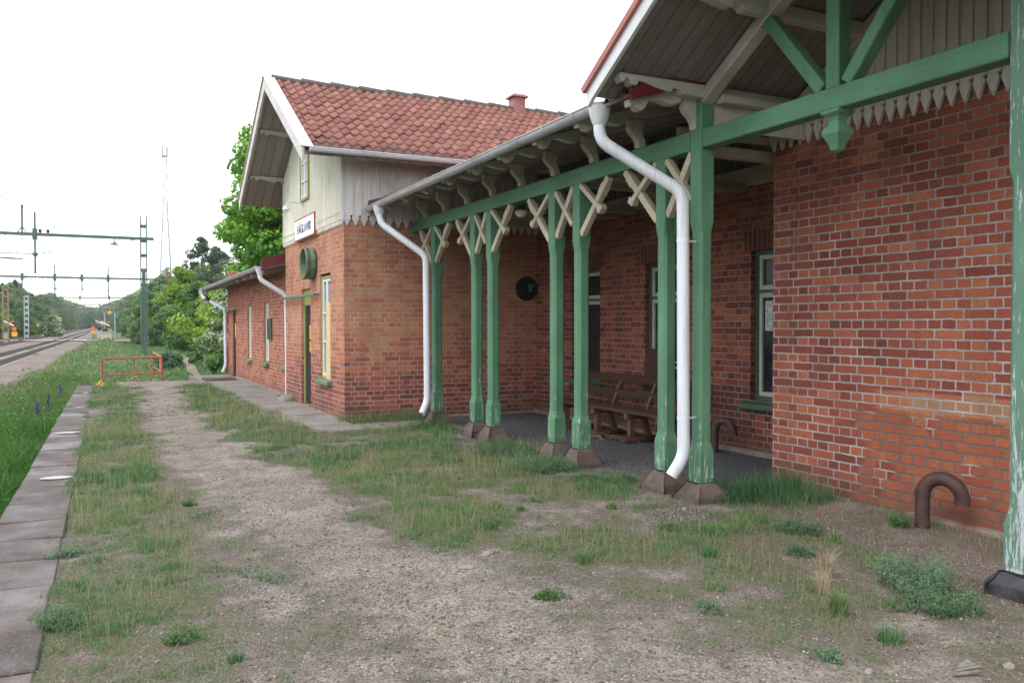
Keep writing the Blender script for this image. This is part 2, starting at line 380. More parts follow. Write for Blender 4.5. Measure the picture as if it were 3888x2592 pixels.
M['wire'] = flat('overhead_wire', (.22,.25,.27), .5)
# ------------------------------------------------------------------ the station
ST = thing('station_building', 'old red brick railway station with green timber canopy and tiled roofs beside the platform', 'station', (5.8, 9, 0))

def wall(name, axis, c, t, u0, u1, z0, z1, holes, mat, label=None):
    m = MB(); us = sorted({u0, u1} | {h[0] for h in holes} | {h[1] for h in holes}); zs = sorted({z0, z1} | {h[2] for h in holes} | {h[3] for h in holes})
    def P(u, z, d): return (c+d, u, z) if axis == 0 else (u, c+d, z)
    inside = lambda a, b: any(h[0] < a < h[1] and h[2] < b < h[3] for h in holes)
    for a, b in zip(us, us[1:]):
        for e, f in zip(zs, zs[1:]):
            if inside((a+b)/2, (e+f)/2): continue
            for d in (0, t): m.add([P(a,e,d),P(b,e,d),P(b,f,d),P(a,f,d)], [(0,1,2,3)])
    rect = [(u0,u1,z0,z1)] + list(holes)
    for a, b, e, f in rect:
        for (p, q), (r, s) in (((a,e),(b,e)), ((b,e),(b,f)), ((b,f),(a,f)), ((a,f),(a,e))):
            m.add([P(p,q,0),P(r,s,0),P(r,s,t),P(p,q,t)], [(0,1,2,3)])
    return m.build(name, mat, ST, label=label)

W1, W2, W3 = (10.83, 11.68), (8.82, 9.67), (6.72, 7.57)
wall('brick_wall', 0, 5.78, .3, 2.42, 6.08, -.25, 3.45, [], M['brick_near'], 'near red brick wall with a patch of newer brick low down')
wall('brick_wall', 1, 6.08, -.28, 6.082, 7.15, -.25, 3.9, [], M['brick_under'])
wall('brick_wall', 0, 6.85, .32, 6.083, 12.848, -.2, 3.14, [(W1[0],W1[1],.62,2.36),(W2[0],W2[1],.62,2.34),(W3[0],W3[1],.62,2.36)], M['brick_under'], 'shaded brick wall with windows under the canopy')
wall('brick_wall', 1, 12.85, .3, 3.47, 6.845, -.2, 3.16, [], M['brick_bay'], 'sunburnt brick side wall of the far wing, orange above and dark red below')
DOOR = (15.12, 15.86, 0.05, 2.16); BWIN = (13.70, 14.38, .60, 2.36)
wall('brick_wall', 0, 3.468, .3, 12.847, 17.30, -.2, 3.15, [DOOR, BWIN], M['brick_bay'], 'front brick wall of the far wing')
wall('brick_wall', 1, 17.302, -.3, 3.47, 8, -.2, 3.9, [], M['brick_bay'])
A1, A2, A3, AD = (22.33,22.87,.62,2.0), (19.92,20.46,.64,2.03), (17.62,18.20,.66,2.14), (24.95,25.55,.0,1.98)
wall('brick_wall', 0, 3.60, .3, 17.304, 26.5, -.3, 2.86, [A1,A2,A3,AD], M['brick_annex'], 'red brick front of the low far annex')
wall('brick_wall', 1, 26.502, -.3, 3.61, 8, -.3, 3.1, [], M['brick_annex'])
# plinths and rear masses
m = MB()
m.box(3.40, 3.50, 12.78, 17.33, -.2, .035); m.box(3.44, 6.8, 12.80, 12.9, -.2, .03); m.build('plinth', M['plinth'], ST, bevel=.015)
MB().box(6.76, 6.9, 6.1, 12.8, -.2, .055).build('plinth', M['plinth'], ST, bevel=.015)
MB().box(5.70, 5.84, 2.42, 4.55, -.2, .03).build('plinth', M['plinth'], ST, bevel=.02)
MB().box(3.56, 3.66, 17.34, 24.9, -.3, .06).build('plinth', M['plinth'], ST, bevel=.015)
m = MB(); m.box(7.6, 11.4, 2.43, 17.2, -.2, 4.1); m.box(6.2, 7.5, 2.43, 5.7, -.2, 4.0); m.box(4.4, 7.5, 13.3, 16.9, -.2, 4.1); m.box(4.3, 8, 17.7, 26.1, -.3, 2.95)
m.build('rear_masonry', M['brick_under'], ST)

# --- boarding with pointed lower ends
def teeth(u0, u1, p, zt, zn, key=.016):
    pts = []; n = int(round((u1-u0)/p)); q = (u1-u0)/n
    for i in range(n):
        a = u0+i*q
        pts += [(a+.004, zn), (a+q/2, zt), (a+q-.004, zn)]
        if i < n-1: pts += [(a+q-key, zn+.008), (a+q-key, zn+.03), (a+q+key, zn+.03), (a+q+key, zn+.008)]
    return pts, q, n
def boarding(name, axis, c, t, u0, u1, p, zt, zn, top, mat, label=None):
    pts, q, n = teeth(u0, u1, p, zt, zn); poly = pts + top
    m = MB(); m.prism(poly, axis, c, c+t)
    s = -1 if t > 0 else 1
    for i in range(1, n):
        u = u0+i*q
        def zt_(x):
            tt = sorted(top); 
            for (a, b), (e, f) in zip(tt, tt[1:]):
                if a <= x <= e and e > a: return b+(f-b)*(x-a)/(e-a)
            return tt[0][1]
        z1 = zt_(u)-.01
        w = min(.019, q*.2)
        if axis == 0: m.box(c+s*.022, c+s*.0005, u-w, u+w, zn+.03, z1)
        else: m.box(u-w, u+w, c+s*.026, c+s*.0005, zn+.03, z1)
    return m.build(name, mat, ST, label=label)
SB = lambda y: 5.66-.60*abs(y-15.08)
boarding('weatherboard', 1, 12.818, .025, 3.44, 7.3, .138, 3.03, 3.165, [(7.3, 4.33), (3.44, 4.33)], M['board_side'], 'grey white board and batten siding with pointed ends')
boarding('weatherboard', 0, 3.434, .03, 12.82, 17.33, .0795, 3.05, 3.10, [(17.33, SB(17.33)), (15.08, 5.66), (12.82, SB(12.82))], M['board_gable'], 'mossy cream board siding of the gable')
MB().bar((3.422,12.82,3.24),(3.422,14.4,3.24),.02,.022).build('trim_board', M['board_gable'], ST); MB().bar((3.422,16.1,3.24),(3.422,17.32,3.24),.02,.022).build('trim_board', M['board_gable'], ST)
MB().box(3.415, 3.455, 12.800, 12.83, 3.12, 4.36).build('corner_board', M['barge_plain'], ST)
PS = lambda y: 3.50+.61*(5.61-y) if y > 4.25 else 3.50+.61*(y-2.89)     # porch soffit height
boarding('weatherboard', 0, 5.735, .03, 2.42, 6.10, .109, 3.125, 3.255, [(6.10, 3.42), (5.7, PS(5.7)), (4.25, 4.33), (2.8, PS(2.8)), (2.42, 3.42)], M['board_porch'], 'beige board siding with pointed ends in the porch gable')
# closing boards under the canopy roof
MB().box(6.80, 6.84, 6.1, 12.8, 3.10, 3.32).build('wall_plate_board', M['cream_z'], ST, bevel=.006)
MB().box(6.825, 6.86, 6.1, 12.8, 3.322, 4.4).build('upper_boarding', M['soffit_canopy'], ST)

# --- pantile roofs
def tilemat(name, base, dark):
    t = NT(name); c = t.white(t.comb(t.attr('tu'), t.attr('tv'), 1)); P = t.pos()
    col = t.ramp(c, [(0, tuple(x*.66 for x in base)), (.3, tuple(x*.88 for x in base)), (.75, base), (1, (base[0]*1.12, base[1]*1.3, base[2]*1.3))])
    n = t.noise(P, 9, 5, .7); col = t.mix(t.math('MULTIPLY', t.mr(n, .45, .75), .55), col, (*dark, 1))
    e = t.math('MULTIPLY', t.mr(t.math('ADD', t.attr('te'), t.math('MULTIPLY_ADD', n, 2, -1)), 1.3, .0), .7)
    col = t.mix(e, col, (dark[0]*.8, dark[1]*.8, dark[2]*.8, 1))
    t.set(col=col, rough=.75, spec=.3); t.bump(t.noise(P, 60, 4), .3, .008); return t.m
M['tile'] = tilemat('red_pantiles', (.275,.118,.092), (.085,.052,.048))
M['tile_ridge'] = dull('dark_ridge_tile', (.10,.085,.075), .8, .3, 10, .3)
def pantiles(name, P0, U, L, S, H, pitch=.160, row=.252, label=None):
    P0, U, S = map(lambda v: np.array(v, float), (P0, U, S)); S /= np.linalg.norm(S); N = np.cross(U, S); N /= np.linalg.norm(N)
    if N[2] < 0: N = -N
    nc = max(1, int(round(L/pitch))); nr = max(1, int(round(H/row))); K = 10
    pu = L/nc; pr = H/nr
    t = np.arange(nc*K+1)/K; fr = t % 1
    prof = .027*np.exp(-((fr-.72)/.19)**2) + .027*np.exp(-((fr-.72+1)/.19)**2) + .008*np.cos(2*np.pi*(fr-.22))*-1
    V = []; F = []; A = {'tu': [], 'tv': [], 'te': []}
    for r in range(nr):
        jit = rng.normal(0, .0035, nc+1)[np.minimum(t.astype(int), nc)]
        s0, s1 = r*pr-.02, (r+1)*pr+.03
        lift0, lift1 = .030, .002
        lines = [(s0, lift0-.022), (s0, lift0), ((s0+s1)/2, (lift0+lift1)/2+.002), (s1, lift1)]
        b = len(V)*0 + sum(len(x) for x in V)
        for s, h in lines:
            p = P0[None]+U[None]*(t*pu)[:, None]+S[None]*(s+jit*1.2)[:, None]+N[None]*(prof+h+jit)[:, None]
            V.append(p); A['tu'].append(np.floor(t-1e-4)); A['tv'].append(np.full(len(t), r)); A['te'].append(np.full(len(t), r*1.0 if r < 3 else 3.0))
        n = len(t)
        for j in range(3):
            i = np.arange(n-1); q = b+j*n
            F.append(np.stack([q+i, q+i+1, q+n+i+1, q+n+i], 1))
    V = np.concatenate(V); F = np.concatenate(F)
    o = np_mesh(name, V, np.full(len(F), 4), F.ravel(), M['tile'], {k: np.concatenate(a) for k, a in A.items()}, ST, smooth=True)
    return tag(o, label)
x0, x1 = 2.80, 10.6
sl = math.hypot(2.90, 1.73)
pantiles('tile_roof', (x0, 12.17, 4.03), (1,0,0), x1-x0, (0, 2.90, 1.73), sl, label='weathered red pantile slope of the far wing')
pantiles('tile_roof', (x0, 17.99, 4.03), (1,0,0), x1-x0, (0, -2.90, 1.73), sl, .16, .56)
m = MB()
n = 15
for i in range(n):
    a = x0-.0+i*(x1-x0)/n; b = a+(x1-x0)/n+.03
    m.tube([(a, 15.08, 5.78), (b, 15.08, 5.76)], [.08, .068], 10)
m.build('ridge_tiles', M['tile_ridge'], ST)
# soffit board deck under the tiles
m = MB()
for s in (-1, 1): m.add([(2.72,15.08,5.67),(x1,15.08,5.67),(x1,15.08+s*2.88,3.95),(2.72,15.08+s*2.88,3.95),(2.72,15.08,5.73),(x1,15.08,5.73),(x1,15.08+s*2.90,4.00),(2.72,15.08+s*2.90,4.00)],
    [(0,1,2,3),(7,6,5,4),(0,4,5,1),(1,5,6,2),(2,6,7,3),(3,7,4,0)])
m.build('roof_soffit', M['soffit_bay'], ST)
def barge(name, X, t, yc, zc, half, slope, depth, mat, drop=0, label=None):
    pts = [(yc, zc), (yc+half, zc-slope*half), (yc+half-.02, zc-slope*half-depth), (yc+half-.10, zc-slope*(half-.10)-depth), (yc, zc-depth-.02),
           (yc-half+.10, zc-slope*(half-.10)-depth), (yc-half+.02, zc-slope*half-depth), (yc-half, zc-slope*half)]
    return MB().prism(pts, 0, X, X+t).build(name, mat, ST, bevel=.005, label=label)
barge('barge_board', 2.675, .04, 15.08, 5.80, 2.93, .600, .20, M['barge_white'], label='white barge boards of the far gable')
m = MB()
for s in (-1, 1):
    m.bar((2.745, 15.08+s*.0, 5.825), (2.745, 15.08+s*2.96, 5.825-.60*2.96), .19, .012, up=(0, s*.60, 1))
m.build('barge_sheet', M['barge_pink'], ST)
# purlin ends in the far gable
def corbel(x0, x1, h, tail=.30):
    # (x,z) outline, decorated end at x0, z = 0 at top
    return [(x1, 0), (x0, 0), (x0, -h*.45), (x0+.03, -h*.75), (x0+.06, -h*.40), (x0+.09, -h*.40), (x0+.11, -h*.85), (x0+.16, -h*.9), (x0+.18, -h*.5), (x0+.24, -h*.55),
            (x0+.34, -h*.8), (x0+.46, -h*1.0), (x0+.50, -h*1.0), (x0+.52, -h*.65), (x0+.58, -h*.7), (x0+.62, -h*1.05), (x1, -h*1.05)]
for y in (12.98, 14.09, 16.07, 17.18):
    z = 5.675-.598*abs(y-15.08)+.01
    pts = [(a, z+b) for a, b in corbel(2.76, 3.5, .10)]
    MB().prism(pts, 1, y-.05, y+.05).build('purlin_end', M['rafter'], ST, bevel=.006)
for x in (3.62, 4.55, 5.3, 6.1): MB().bar((x, 12.25, 3.985), (x, 12.82, 4.20), .08, .10).build('eave_bracket', M['cream'], ST, bevel=.006)
# chimney and vent pole
ch = MB().box(7.46, 7.71, 14.96, 15.21, 5.4, 6.0).build('chimney', M['chimney'], ST)
MB().box(7.41, 7.76, 14.91, 15.26, 6.0, 6.03).add([(7.41,14.91,6.0301),(7.76,14.91,6.0301),(7.76,15.26,6.0301),(7.41,15.26,6.0301),(7.49,14.99,6.08),(7.68,14.99,6.08),(7.68,15.18,6.08),(7.49,15.18,6.08)], [(4,5,6,7),(0,1,5,4),(1,2,6,5),(2,3,7,6),(3,0,4,7)]).build('chimney_cap', M['chimney'], ch)

def gutter(name, a, b, r, mat, parent=ST, n=10, bands=()):
    a = Vector(a); b = Vector(b); d = (b-a).normalized(); s = d.cross(Vector((0,0,1))); m = MB()
    vs = []; K = n
    for p in (a, b):
        for rr in (r, r-.006):
            for k in range(K+1):
                an = math.pi*k/K; vs.append(p+s*math.cos(an)*rr-Vector((0,0,1))*math.sin(an)*rr)
    q = K+1
    fs = []
    for k in range(K):
        fs += [(k, k+1, 2*q+k+1, 2*q+k), (q+k+1, q+k, 3*q+k, 3*q+k+1)]
    fs += [(0, q, 3*q, 2*q), (q+K, K, 2*q+K, 3*q+K)]
    m.add(vs, fs, True)
    for p, e in ((a, -1), (b, 1)):
        m.add([p+s*math.cos(math.pi*k/K)*r-Vector((0,0,1))*math.sin(math.pi*k/K)*r for k in range(K+1)], [tuple(range(K+1))])
    m.tube([a+s*(r+.001), b+s*(r+.001)], .008, 6); m.tube([a-s*(r+.001), b-s*(r+.001)], .006, 6)
    L = (b-a).length
    for t in bands:
        c = a+d*t; ring = []
        for e in (-.02, .02):
            ring += [c+d*e+s*math.cos(math.pi*k/K)*(r+.004)-Vector((0,0,1))*math.sin(math.pi*k/K)*(r+.004) for k in range(K+1)]
        m.add(ring, [(k, k+1, q+k+1, q+k) for k in range(K)], True)
    return m.build(name, mat, parent)
gutter('gutter', (2.78, 12.105, 4.035), (8, 12.105, 4.035), .06, M['white_metal'], bands=[.7*i+.6 for i in range(10)])

# --- canopy
CS = lambda x: 3.325+.285*(x-3.87)
m = MB()
m.add([(3.85,5.66,CS(3.85)),(7.0,5.66,CS(7.0)),(7.0,12.83,CS(7.0)),(3.85,12.83,CS(3.85)),(3.85,5.66,CS(3.85)+.03),(7.0,5.66,CS(7.0)+.03),(7.0,12.83,CS(7.0)+.03),(3.85,12.83,CS(3.85)+.03)],
      [(3,2,1,0),(4,5,6,7),(0,1,5,4),(1,2,6,5),(2,3,7,6),(3,0,4,7)])
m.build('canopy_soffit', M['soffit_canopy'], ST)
pantiles('tile_roof', (3.865, 5.70, CS(3.865)+.012), (0,1,0), 7.1, (1,0,.285), 3.1, .16, .30, label='low pantile roof of the platform canopy')
gutter('gutter', (3.835, 6.04, 3.358), (3.835, 12.76, 3.318), .066, M['grey_metal'], bands=[.55*i+.4 for i in range(12)])
# red sheet on the canopy's near end and its far flashing
MB().prism([(3.84, CS(3.84)-.025), (4.9, CS(4.9)-.025), (4.9, CS(4.9)+.10), (3.84, CS(3.84)+.07)], 1, 5.60, 5.655).build('edge_sheet', M['red_metal'], ST)
MB().prism([(3.84, CS(3.84)+.02), (4.9, CS(4.9)+.02), (4.9, CS(4.9)+.14), (3.84, CS(3.84)+.115)], 1, 12.78, 12.81).build('flashing', M['red_metal'], ST)
MB().box(4.55, 4.695, 5.78, 12.84, 2.972, 3.142).build('canopy_beam', M['green_y'], ST, bevel=.012, label='long green beam over the canopy posts')
def rafter_poly():
    top = [(6.83, CS(6.83)-.002), (3.875, CS(3.875)-.002)]
    tail = [(3.875,-.045),(3.89,-.075),(3.905,-.05),(3.92,-.05),(3.945,-.095),(3.99,-.125),(4.03,-.11),(4.06,-.06),(4.11,-.05),(4.18,-.075),(4.27,-.12),(4.34,-.135),(4.38,-.125),(4.41,-.07),(4.45,-.065),(4.50,-.10),(4.56,-.115),(6.83,-.115)]
    return top+[(x, CS(x)+d) for x, d in tail]
def console_poly():
    z0, z1 = 3.143, CS(4.48)-.10
    h = z1-z0
    L = [(4.535,z0),(4.530,z0+.18*h),(4.505,z0+.34*h),(4.455,z0+.5*h),(4.425,z0+.68*h),(4.432,z0+.84*h),(4.415,z1)]
    Rr = [(4.60,z1),(4.60,z0+.8*h),(4.575,z0+.62*h),(4.585,z0+.45*h),(4.61,z0+.25*h),(4.615,z0)]
    return L+Rr
raf = None
for i in range(9):
    y = 5.73+.808*i
    if raf is None:
        raf = MB().prism(rafter_poly(), 1, y-.045, y+.045).build('rafter', M['rafter'], ST, bevel=.008)
        MB().prism(console_poly(), 1, y-.04, y+.04).build('console', M['rafter'], raf, bevel=.008)
    else:
        c = copy_tree(raf, ST); c.location = (0, .808*i, 0)
for i, y in enumerate((6.19, 7.67, 8.2, 9.87, 10.39, 11.87)):
    MB().box(4.70, 6.84, y-.05, y+.05, 3.05, 3.15).build('tie_beam', M['cream_z'], ST, bevel=.01)

# --- posts on stone pedestals, with crossed braces
def post(y, gap_near, gap_far, zb=.20, top=2.972, mat='green', x=4.62, pedmat='stone_ped', B=.185, pair_near=False, pair_far=False):
    m = MB(); w = .065; c = .024
    def sq(h, cc): return [(-h+cc,-h),(h-cc,-h),(h,-h+cc),(h,h-cc),(h-cc,h),(-h+cc,h),(-h,h-cc),(-h,-h+cc)]
    prof = [(zb+.0, .072, .006), (zb+.03, .072, .006), (zb+.031, .078, .010), (zb+.26, .078, .010), (zb+.34, w, c), (2.28, w, c), (2.37, .072, .008), (top, .072, .008)]
    vs = []
    for z, h, cc in prof: vs += [(x+a, y+b, z) for a, b in sq(h, cc)]
    n = 8; fs = [(i*n+k, i*n+(k+1)%n, (i+1)*n+(k+1)%n, (i+1)*n+k) for i in range(len(prof)-1) for k in range(n)]
    m.add(vs, fs); m.add(vs[:8], [tuple(range(8))[::-1]]); m.add(vs[-8:], [tuple(range(8))])
    p = m.build('post', M[mat], ST)
    q = MB(); T = min(.10, B*.75)
    pv = [(-1,-1),(1,-1),(1,1),(-1,1)]
    def ring(h, z, c=.03): return [(x+a*h-(c*a if k else 0), y+b*h-(0 if k else c*b), z) for (a, b) in pv for k in ((0,1) if a*b < 0 else (1,0))]
    jr = lambda L: [(a+random.uniform(-.013,.013), b+random.uniform(-.013,.013), c+random.uniform(-.012,.008)) for a, b, c in L]
    rs = ring(B+.01, -.2)+jr(ring(B, .05))+jr(ring(B-.015, .085))+ring(T, zb-.006, .015)
    fs = [(i*8+k, i*8+(k+1)%8, (i+1)*8+(k+1)%8, (i+1)*8+k) for i in range(3) for k in range(8)]
    q.add(rs, fs); q.add(rs[-8:], [tuple(range(8))]); q.build('pedestal', M[pedmat], p, bevel=.016)
    for s, gap in ((-1, gap_near), (1, gap_far)):
        if not gap: continue
        e = y+s*.074; b = MB()
        if gap < .45:
            if s > 0: continue       # the shared gap is braced once
            f = e+s*gap; pr = [((e,2.46),(f+.01,2.96)), ((e,2.955),(f,2.56))]
            a1, a2 = pr
        else:
            a1 = ((e, 2.44), (e+s*.52, 2.965)); a2 = ((e-s*.0, 2.955), (e+s*.40, 2.655))
        for j, (u, v) in enumerate((a1, a2)):
            dx = -.012 if j else .0
            b.bar((x-.03+dx, u[0], u[1]), (x-.03+dx, v[0], v[1]), .070 if j == 0 else .054, .062, up=(1,0,0))
        if gap >= .45:
            u, v = a1; t = .36
            b.bar((x-.03, v[0]+s*-.15, v[1]-.152), (x-.03, v[0]+s*-.06, v[1]-.06), .082, .075, up=(1,0,0))
            u, v = a2; b.bar((x-.042, v[0]-s*.03, v[1]+.035), (x-.042, v[0]+s*.008, v[1]-.018), .085, .072, up=(1,0,0))
        b.build('cross_brace', M['cream'], p, bevel=.007)
    return p
g = .35
post(6.19, g, .6); post(7.67, .6, .37); post(8.20, .37, .6); post(9.87, .6, g); post(10.39, g, .6); post(11.87, .6, .6)
post(5.70, 0, 0, zb=.17, top=3.40); post(2.91, 0, 0, zb=.13, top=3.40, mat='green_bare', pedmat='stone_black', B=.15)

# --- porch gable truss
MB().box(4.55, 4.69, 2.99, 5.62, 2.975, 3.13).build('tie_beam', M['green_y'], ST, bevel=.014, label='green tie beam of the porch gable')
k = MB(); k.box(4.56, 4.68, 4.19, 4.31, 3.1305, 4.25); k.lathe([(.085,3.16),(.085,3.1305)], (4.62,4.25,0), 4, rot=math.pi/4, smooth=False)
kp = k.build('king_post', M['green'], ST, bevel=.014)
MB().lathe([(.115,2.9745),(.115,2.955),(.10,2.945),(.075,2.93),(.062,2.905),(.064,2.875),(.098,2.855),(.106,2.84),(.106,2.815),(.06,2.745),(.045,2.705),(.015,2.69)], (4.62,4.25,0), 4, rot=math.pi/4, smooth=False).build('pendant', M['green'], kp, bevel=.006)
for s in (-1, 1):
    MB().bar((4.62, 4.25+s*.105, 3.14), (4.62, 4.25+s*.70, 3.86), .10, .11, up=(1,0,0)).build('strut', M['green'], ST, bevel=.016)
for s in (-1, 1):
    r_ = MB().bar((4.62, 4.25+s*1.42, 3.385), (4.62, 4.25, 4.25), .10, .12, up=(1,0,0)).build('gable_rafter', M['rafter'], ST, bevel=.012)
    MB().bar((5.62, 4.25+s*1.42, 3.385), (5.62, 4.25, 4.25), .09, .12, up=(1,0,0)).build('gable_rafter', M['rafter'], ST, bevel=.012)
    for y, n in ((5.64-4.25, 0), (.66, 1), (.02, 2)):
        yy = 4.25+s*y
        if n == 2 and s < 0: continue
        z = PS(yy)+.005
        pts = [(a, z+b) for a, b in corbel(3.72, 5.73, .10)]
        MB().prism(pts, 1, yy-.05, yy+.05).build('purlin', M['rafter'], ST, bevel=.009)
m = MB()
for s in (-1, 1):
    ye = 4.25+s*1.62; ze = PS(ye)+.007; zr = 4.25+.082
    m.add([(3.64,4.25,zr),(7.4,4.25,zr),(7.4,ye,ze),(3.64,ye,ze),(3.64,4.25,zr+.04),(7.4,4.25,zr+.04),(7.4,ye,ze+.04),(3.64,ye,ze+.04)],
      [(0,1,2,3),(7,6,5,4),(0,4,5,1),(1,5,6,2),(2,6,7,3),(3,7,4,0)])
m.build('porch_soffit', M['soffit_porch'], ST)
pantiles('tile_roof', (3.66, 2.62, PS(2.62)+.045), (1,0,0), 3.7, (0,1,.61), 1.62*1.172, .16, .30)
pantiles('tile_roof', (3.66, 5.88, PS(5.88)+.045), (1,0,0), 3.7, (0,-1,.61), 1.62*1.172, .16, .30)
barge('barge_board', 3.60, .035, 4.25, 4.40, 1.66, .61, .125, M['barge_plain'], label='white barge board of the porch gable')
m = MB()
for s in (-1, 1): m.bar((3.625, 4.25, 4.425), (3.625, 4.25+s*1.68, 4.425-.61*1.68), .11, .05, up=(0, s*.61, 1))
m.build('barge_cap', M['red_cap'], ST)
MB().box(4.70, 5.73, 5.53, 5.62, 3.35, 3.42).build('wall_plate', M['rafter'], ST, bevel=.01)
MB().box(4.70, 5.76, 5.66, 5.69, 3.16, 3.62).build('gable_panel', M['board_porch'], ST)
MB().box(4.70, 6.84, 6.10, 6.17, 3.20, 3.27).build('tie_beam', M['cream_z'], ST, bevel=.01)

# --- main roof over the middle block (low, behind the canopy)
pantiles('tile_roof', (6.5, 5.0, 4.35), (0,1,0), 7.8, (2.7,0,1.2), 2.95, .16, .55)
pantiles('tile_roof', (11.9, 5.0, 4.35), (0,1,0), 7.8, (-2.7,0,1.2), 2.95, .16, .55)
MB().tube([(7.5,12.2,4.6),(7.5,12.2,5.32)], .022, 8).build('vent_pipe', M['rust'], ST)

# --- windows and doors
def window(axis_x, Y, Z, inset, frame, sash, vert=1, trans=(), sill=None, pane='glass', fw=.055, sw=.05, sillmat='green_old', lintel=True, lab=None):
    x = axis_x+inset; m = MB(); y0, y1 = Y; z0, z1 = Z
    m.box(x-.03, x+.06, y0, y0+fw, z0, z1); m.box(x-.03, x+.06, y1-fw, y1, z0, z1); m.box(x-.03, x+.06, y0+fw, y1-fw, z1-fw, z1); m.box(x-.03, x+.06, y0+fw, y1-fw, z0, z0+fw)
    w = m.build('window', M[frame], ST, bevel=.004, label=lab)
    zs = [z0+fw]+list(trans)+[z1-fw]; a, b = y0+fw, y1-fw
    s = MB()
    for i, (c, d) in enumerate(zip(zs, zs[1:])):
        c2 = c+(.02 if i else 0); d2 = d-(.02 if i < len(zs)-2 else 0)
        for v in range(vert):
            e = a+(b-a)*v/vert; f = a+(b-a)*(v+1)/vert
            s.box(x-.018, x+.03, e+.002, e+sw, c2, d2); s.box(x-.018, x+.03, f-sw, f-.002, c2, d2); s.box(x-.018, x+.03, e+sw, f-sw, d2-sw, d2); s.box(x-.018, x+.03, e+sw, f-sw, c2, c2+sw)
    s.build('sash', M[sash], w, bevel=.003)
    t = MB()
    for z in trans: t.box(x-.028, x+.055, y0+fw+.001, y1-fw-.001, z-.019, z+.019)
    if trans: t.build('transom', M[frame], w)
    MB().box(x+.012, x+.02, y0+fw*.5, y1-fw*.5, z0+fw*.5, z1-fw*.5).build('pane', M[pane], w)
    if sill:
        p, ex = sill
        MB().prism([(axis_x+.10, z0+.015), (axis_x-p, z0-.03), (axis_x-p, z0-.095), (axis_x+.10, z0-.095)], 1, y0-ex, y1+ex).build('sill', M[sillmat], w, bevel=.012)
    if lintel:
        MB().box(axis_x-.004, axis_x+.02, y0-.10, y1+.10, z1+.005, z1+.26).build('lintel', M['brick_soldier'], w)
    return w
w1 = window(6.85, W1, (.62, 2.36), .10, 'green_dark', 'cream_win', 1, (1.885,), (.10,.08))
w2 = window(6.85, W2, (.62, 2.34), .10, 'green_dark', 'cream_win', 1, (1.87,), (.10,.08))
w3 = window(6.85, W3, (.62, 2.36), .10, 'green_dark', 'cream_win', 1, (1.885,), (.10,.10), sillmat='green_dark')
MB().box(6.952, 6.958, 6.85, 7.435, 1.43, 1.775).build('blind', M['curtain'], w3)
window(3.468, BWIN[:2], (BWIN[2]+.0, BWIN[3]-.04), .045, 'olive', 'white_win', 2, (), (.09,.10), 'glass_grey', .045, .045, lintel=False, lab='tall white framed window with a cream board over its right half')
wb = [o for o in kids(ST) if o.name.startswith('window')][-1]
MB().box(3.470, 3.490, 13.735, 14.02, .60, 1.88).build('cover_board', M['cream_board'], wb)
m = MB()
for z in (1.22, 1.70): m.box(3.492, 3.53, 14.03, 14.33, z-.012, z+.012)
m.build('glazing_bar', M['white_win'], wb)
def gridbars(par, x, y0, y1, zs, mat):
    m = MB()
    for z in zs: m.box(x-.01, x+.02, y0, y1, z-.012, z+.012)
    m.build('glazing_bar', M[mat], par)
wg = window(3.43, (14.90, 15.55), (3.73, 4.80), -.02, 'olive', 'white_win', 2, (), None, 'glass_grey', .05, .035, lintel=False, lab='attic window with green frame and white glazing bars')
gridbars(wg, 3.40, 14.96, 15.49, (4.08, 4.40), 'white_win')
for a in (A1, A2, A3):
    w = window(3.60, a[:2], a[2:], .055, 'olive', 'white_win', 2, (), (.09,.08), 'glass_grey', .04, .035, lintel=False)
    gridbars(w, 3.66, a[0]+.05, a[1]-.05, (a[2]+.45, a[2]+.9), 'white_win')
# doors
d = MB().box(3.535, 3.58, DOOR[0]+.06, DOOR[1]-.06, .05, 1.86).build('door', M['door'], ST, label='dark brown plank door of the far wing')
m = MB(); m.box(3.51, 3.60, DOOR[0], DOOR[0]+.06, .05, 2.16); m.box(3.51, 3.60, DOOR[1]-.06, DOOR[1], .05, 2.16); m.build('door_frame', M['olive'], d, bevel=.004)
MB().box(3.52, 3.60, DOOR[0]+.06, DOOR[1]-.06, 1.862, 2.16).build('transom_panel', M['olive'], d)
MB().tube([(3.53,15.24,1.0),(3.50,15.24,1.0),(3.50,15.32,1.0)], .011, 6).build('handle', M['black_iron'], d)
d2 = MB().box(3.66, 3.71, AD[0]+.05, AD[1]-.05, .02, 1.92).build('door', M['door'], ST, label='narrow brown door at the far end of the annex')
m = MB(); m.box(3.64, 3.72, AD[0], AD[0]+.05, 0, 1.98); m.box(3.64, 3.72, AD[1]-.05, AD[1], 0, 1.98); m.box(3.64, 3.72, AD[0]+.05, AD[1]-.05, 1.92, 1.98); m.build('door_frame', M['door'], d2)
MB().box(3.36, 3.40, 14.45, 17.36, 2.005, 2.05).build('rail_bar', M['green_old'], ST, bevel=.006, label='green bar across the front of the far wing')
m = MB()
for y in (14.5, 16.4): m.box(3.395, 3.47, y-.02, y+.02, 2.01, 2.045)
m.build('bar_bracket', M['green_old'], [o for o in kids(ST) if o.name.startswith('rail_bar')][-1])
MB().box(3.48, 3.52, 24.3, 27.0, 1.92, 1.955).build('rail_bar', M['green_old'], ST, label='green bar across the annex door')
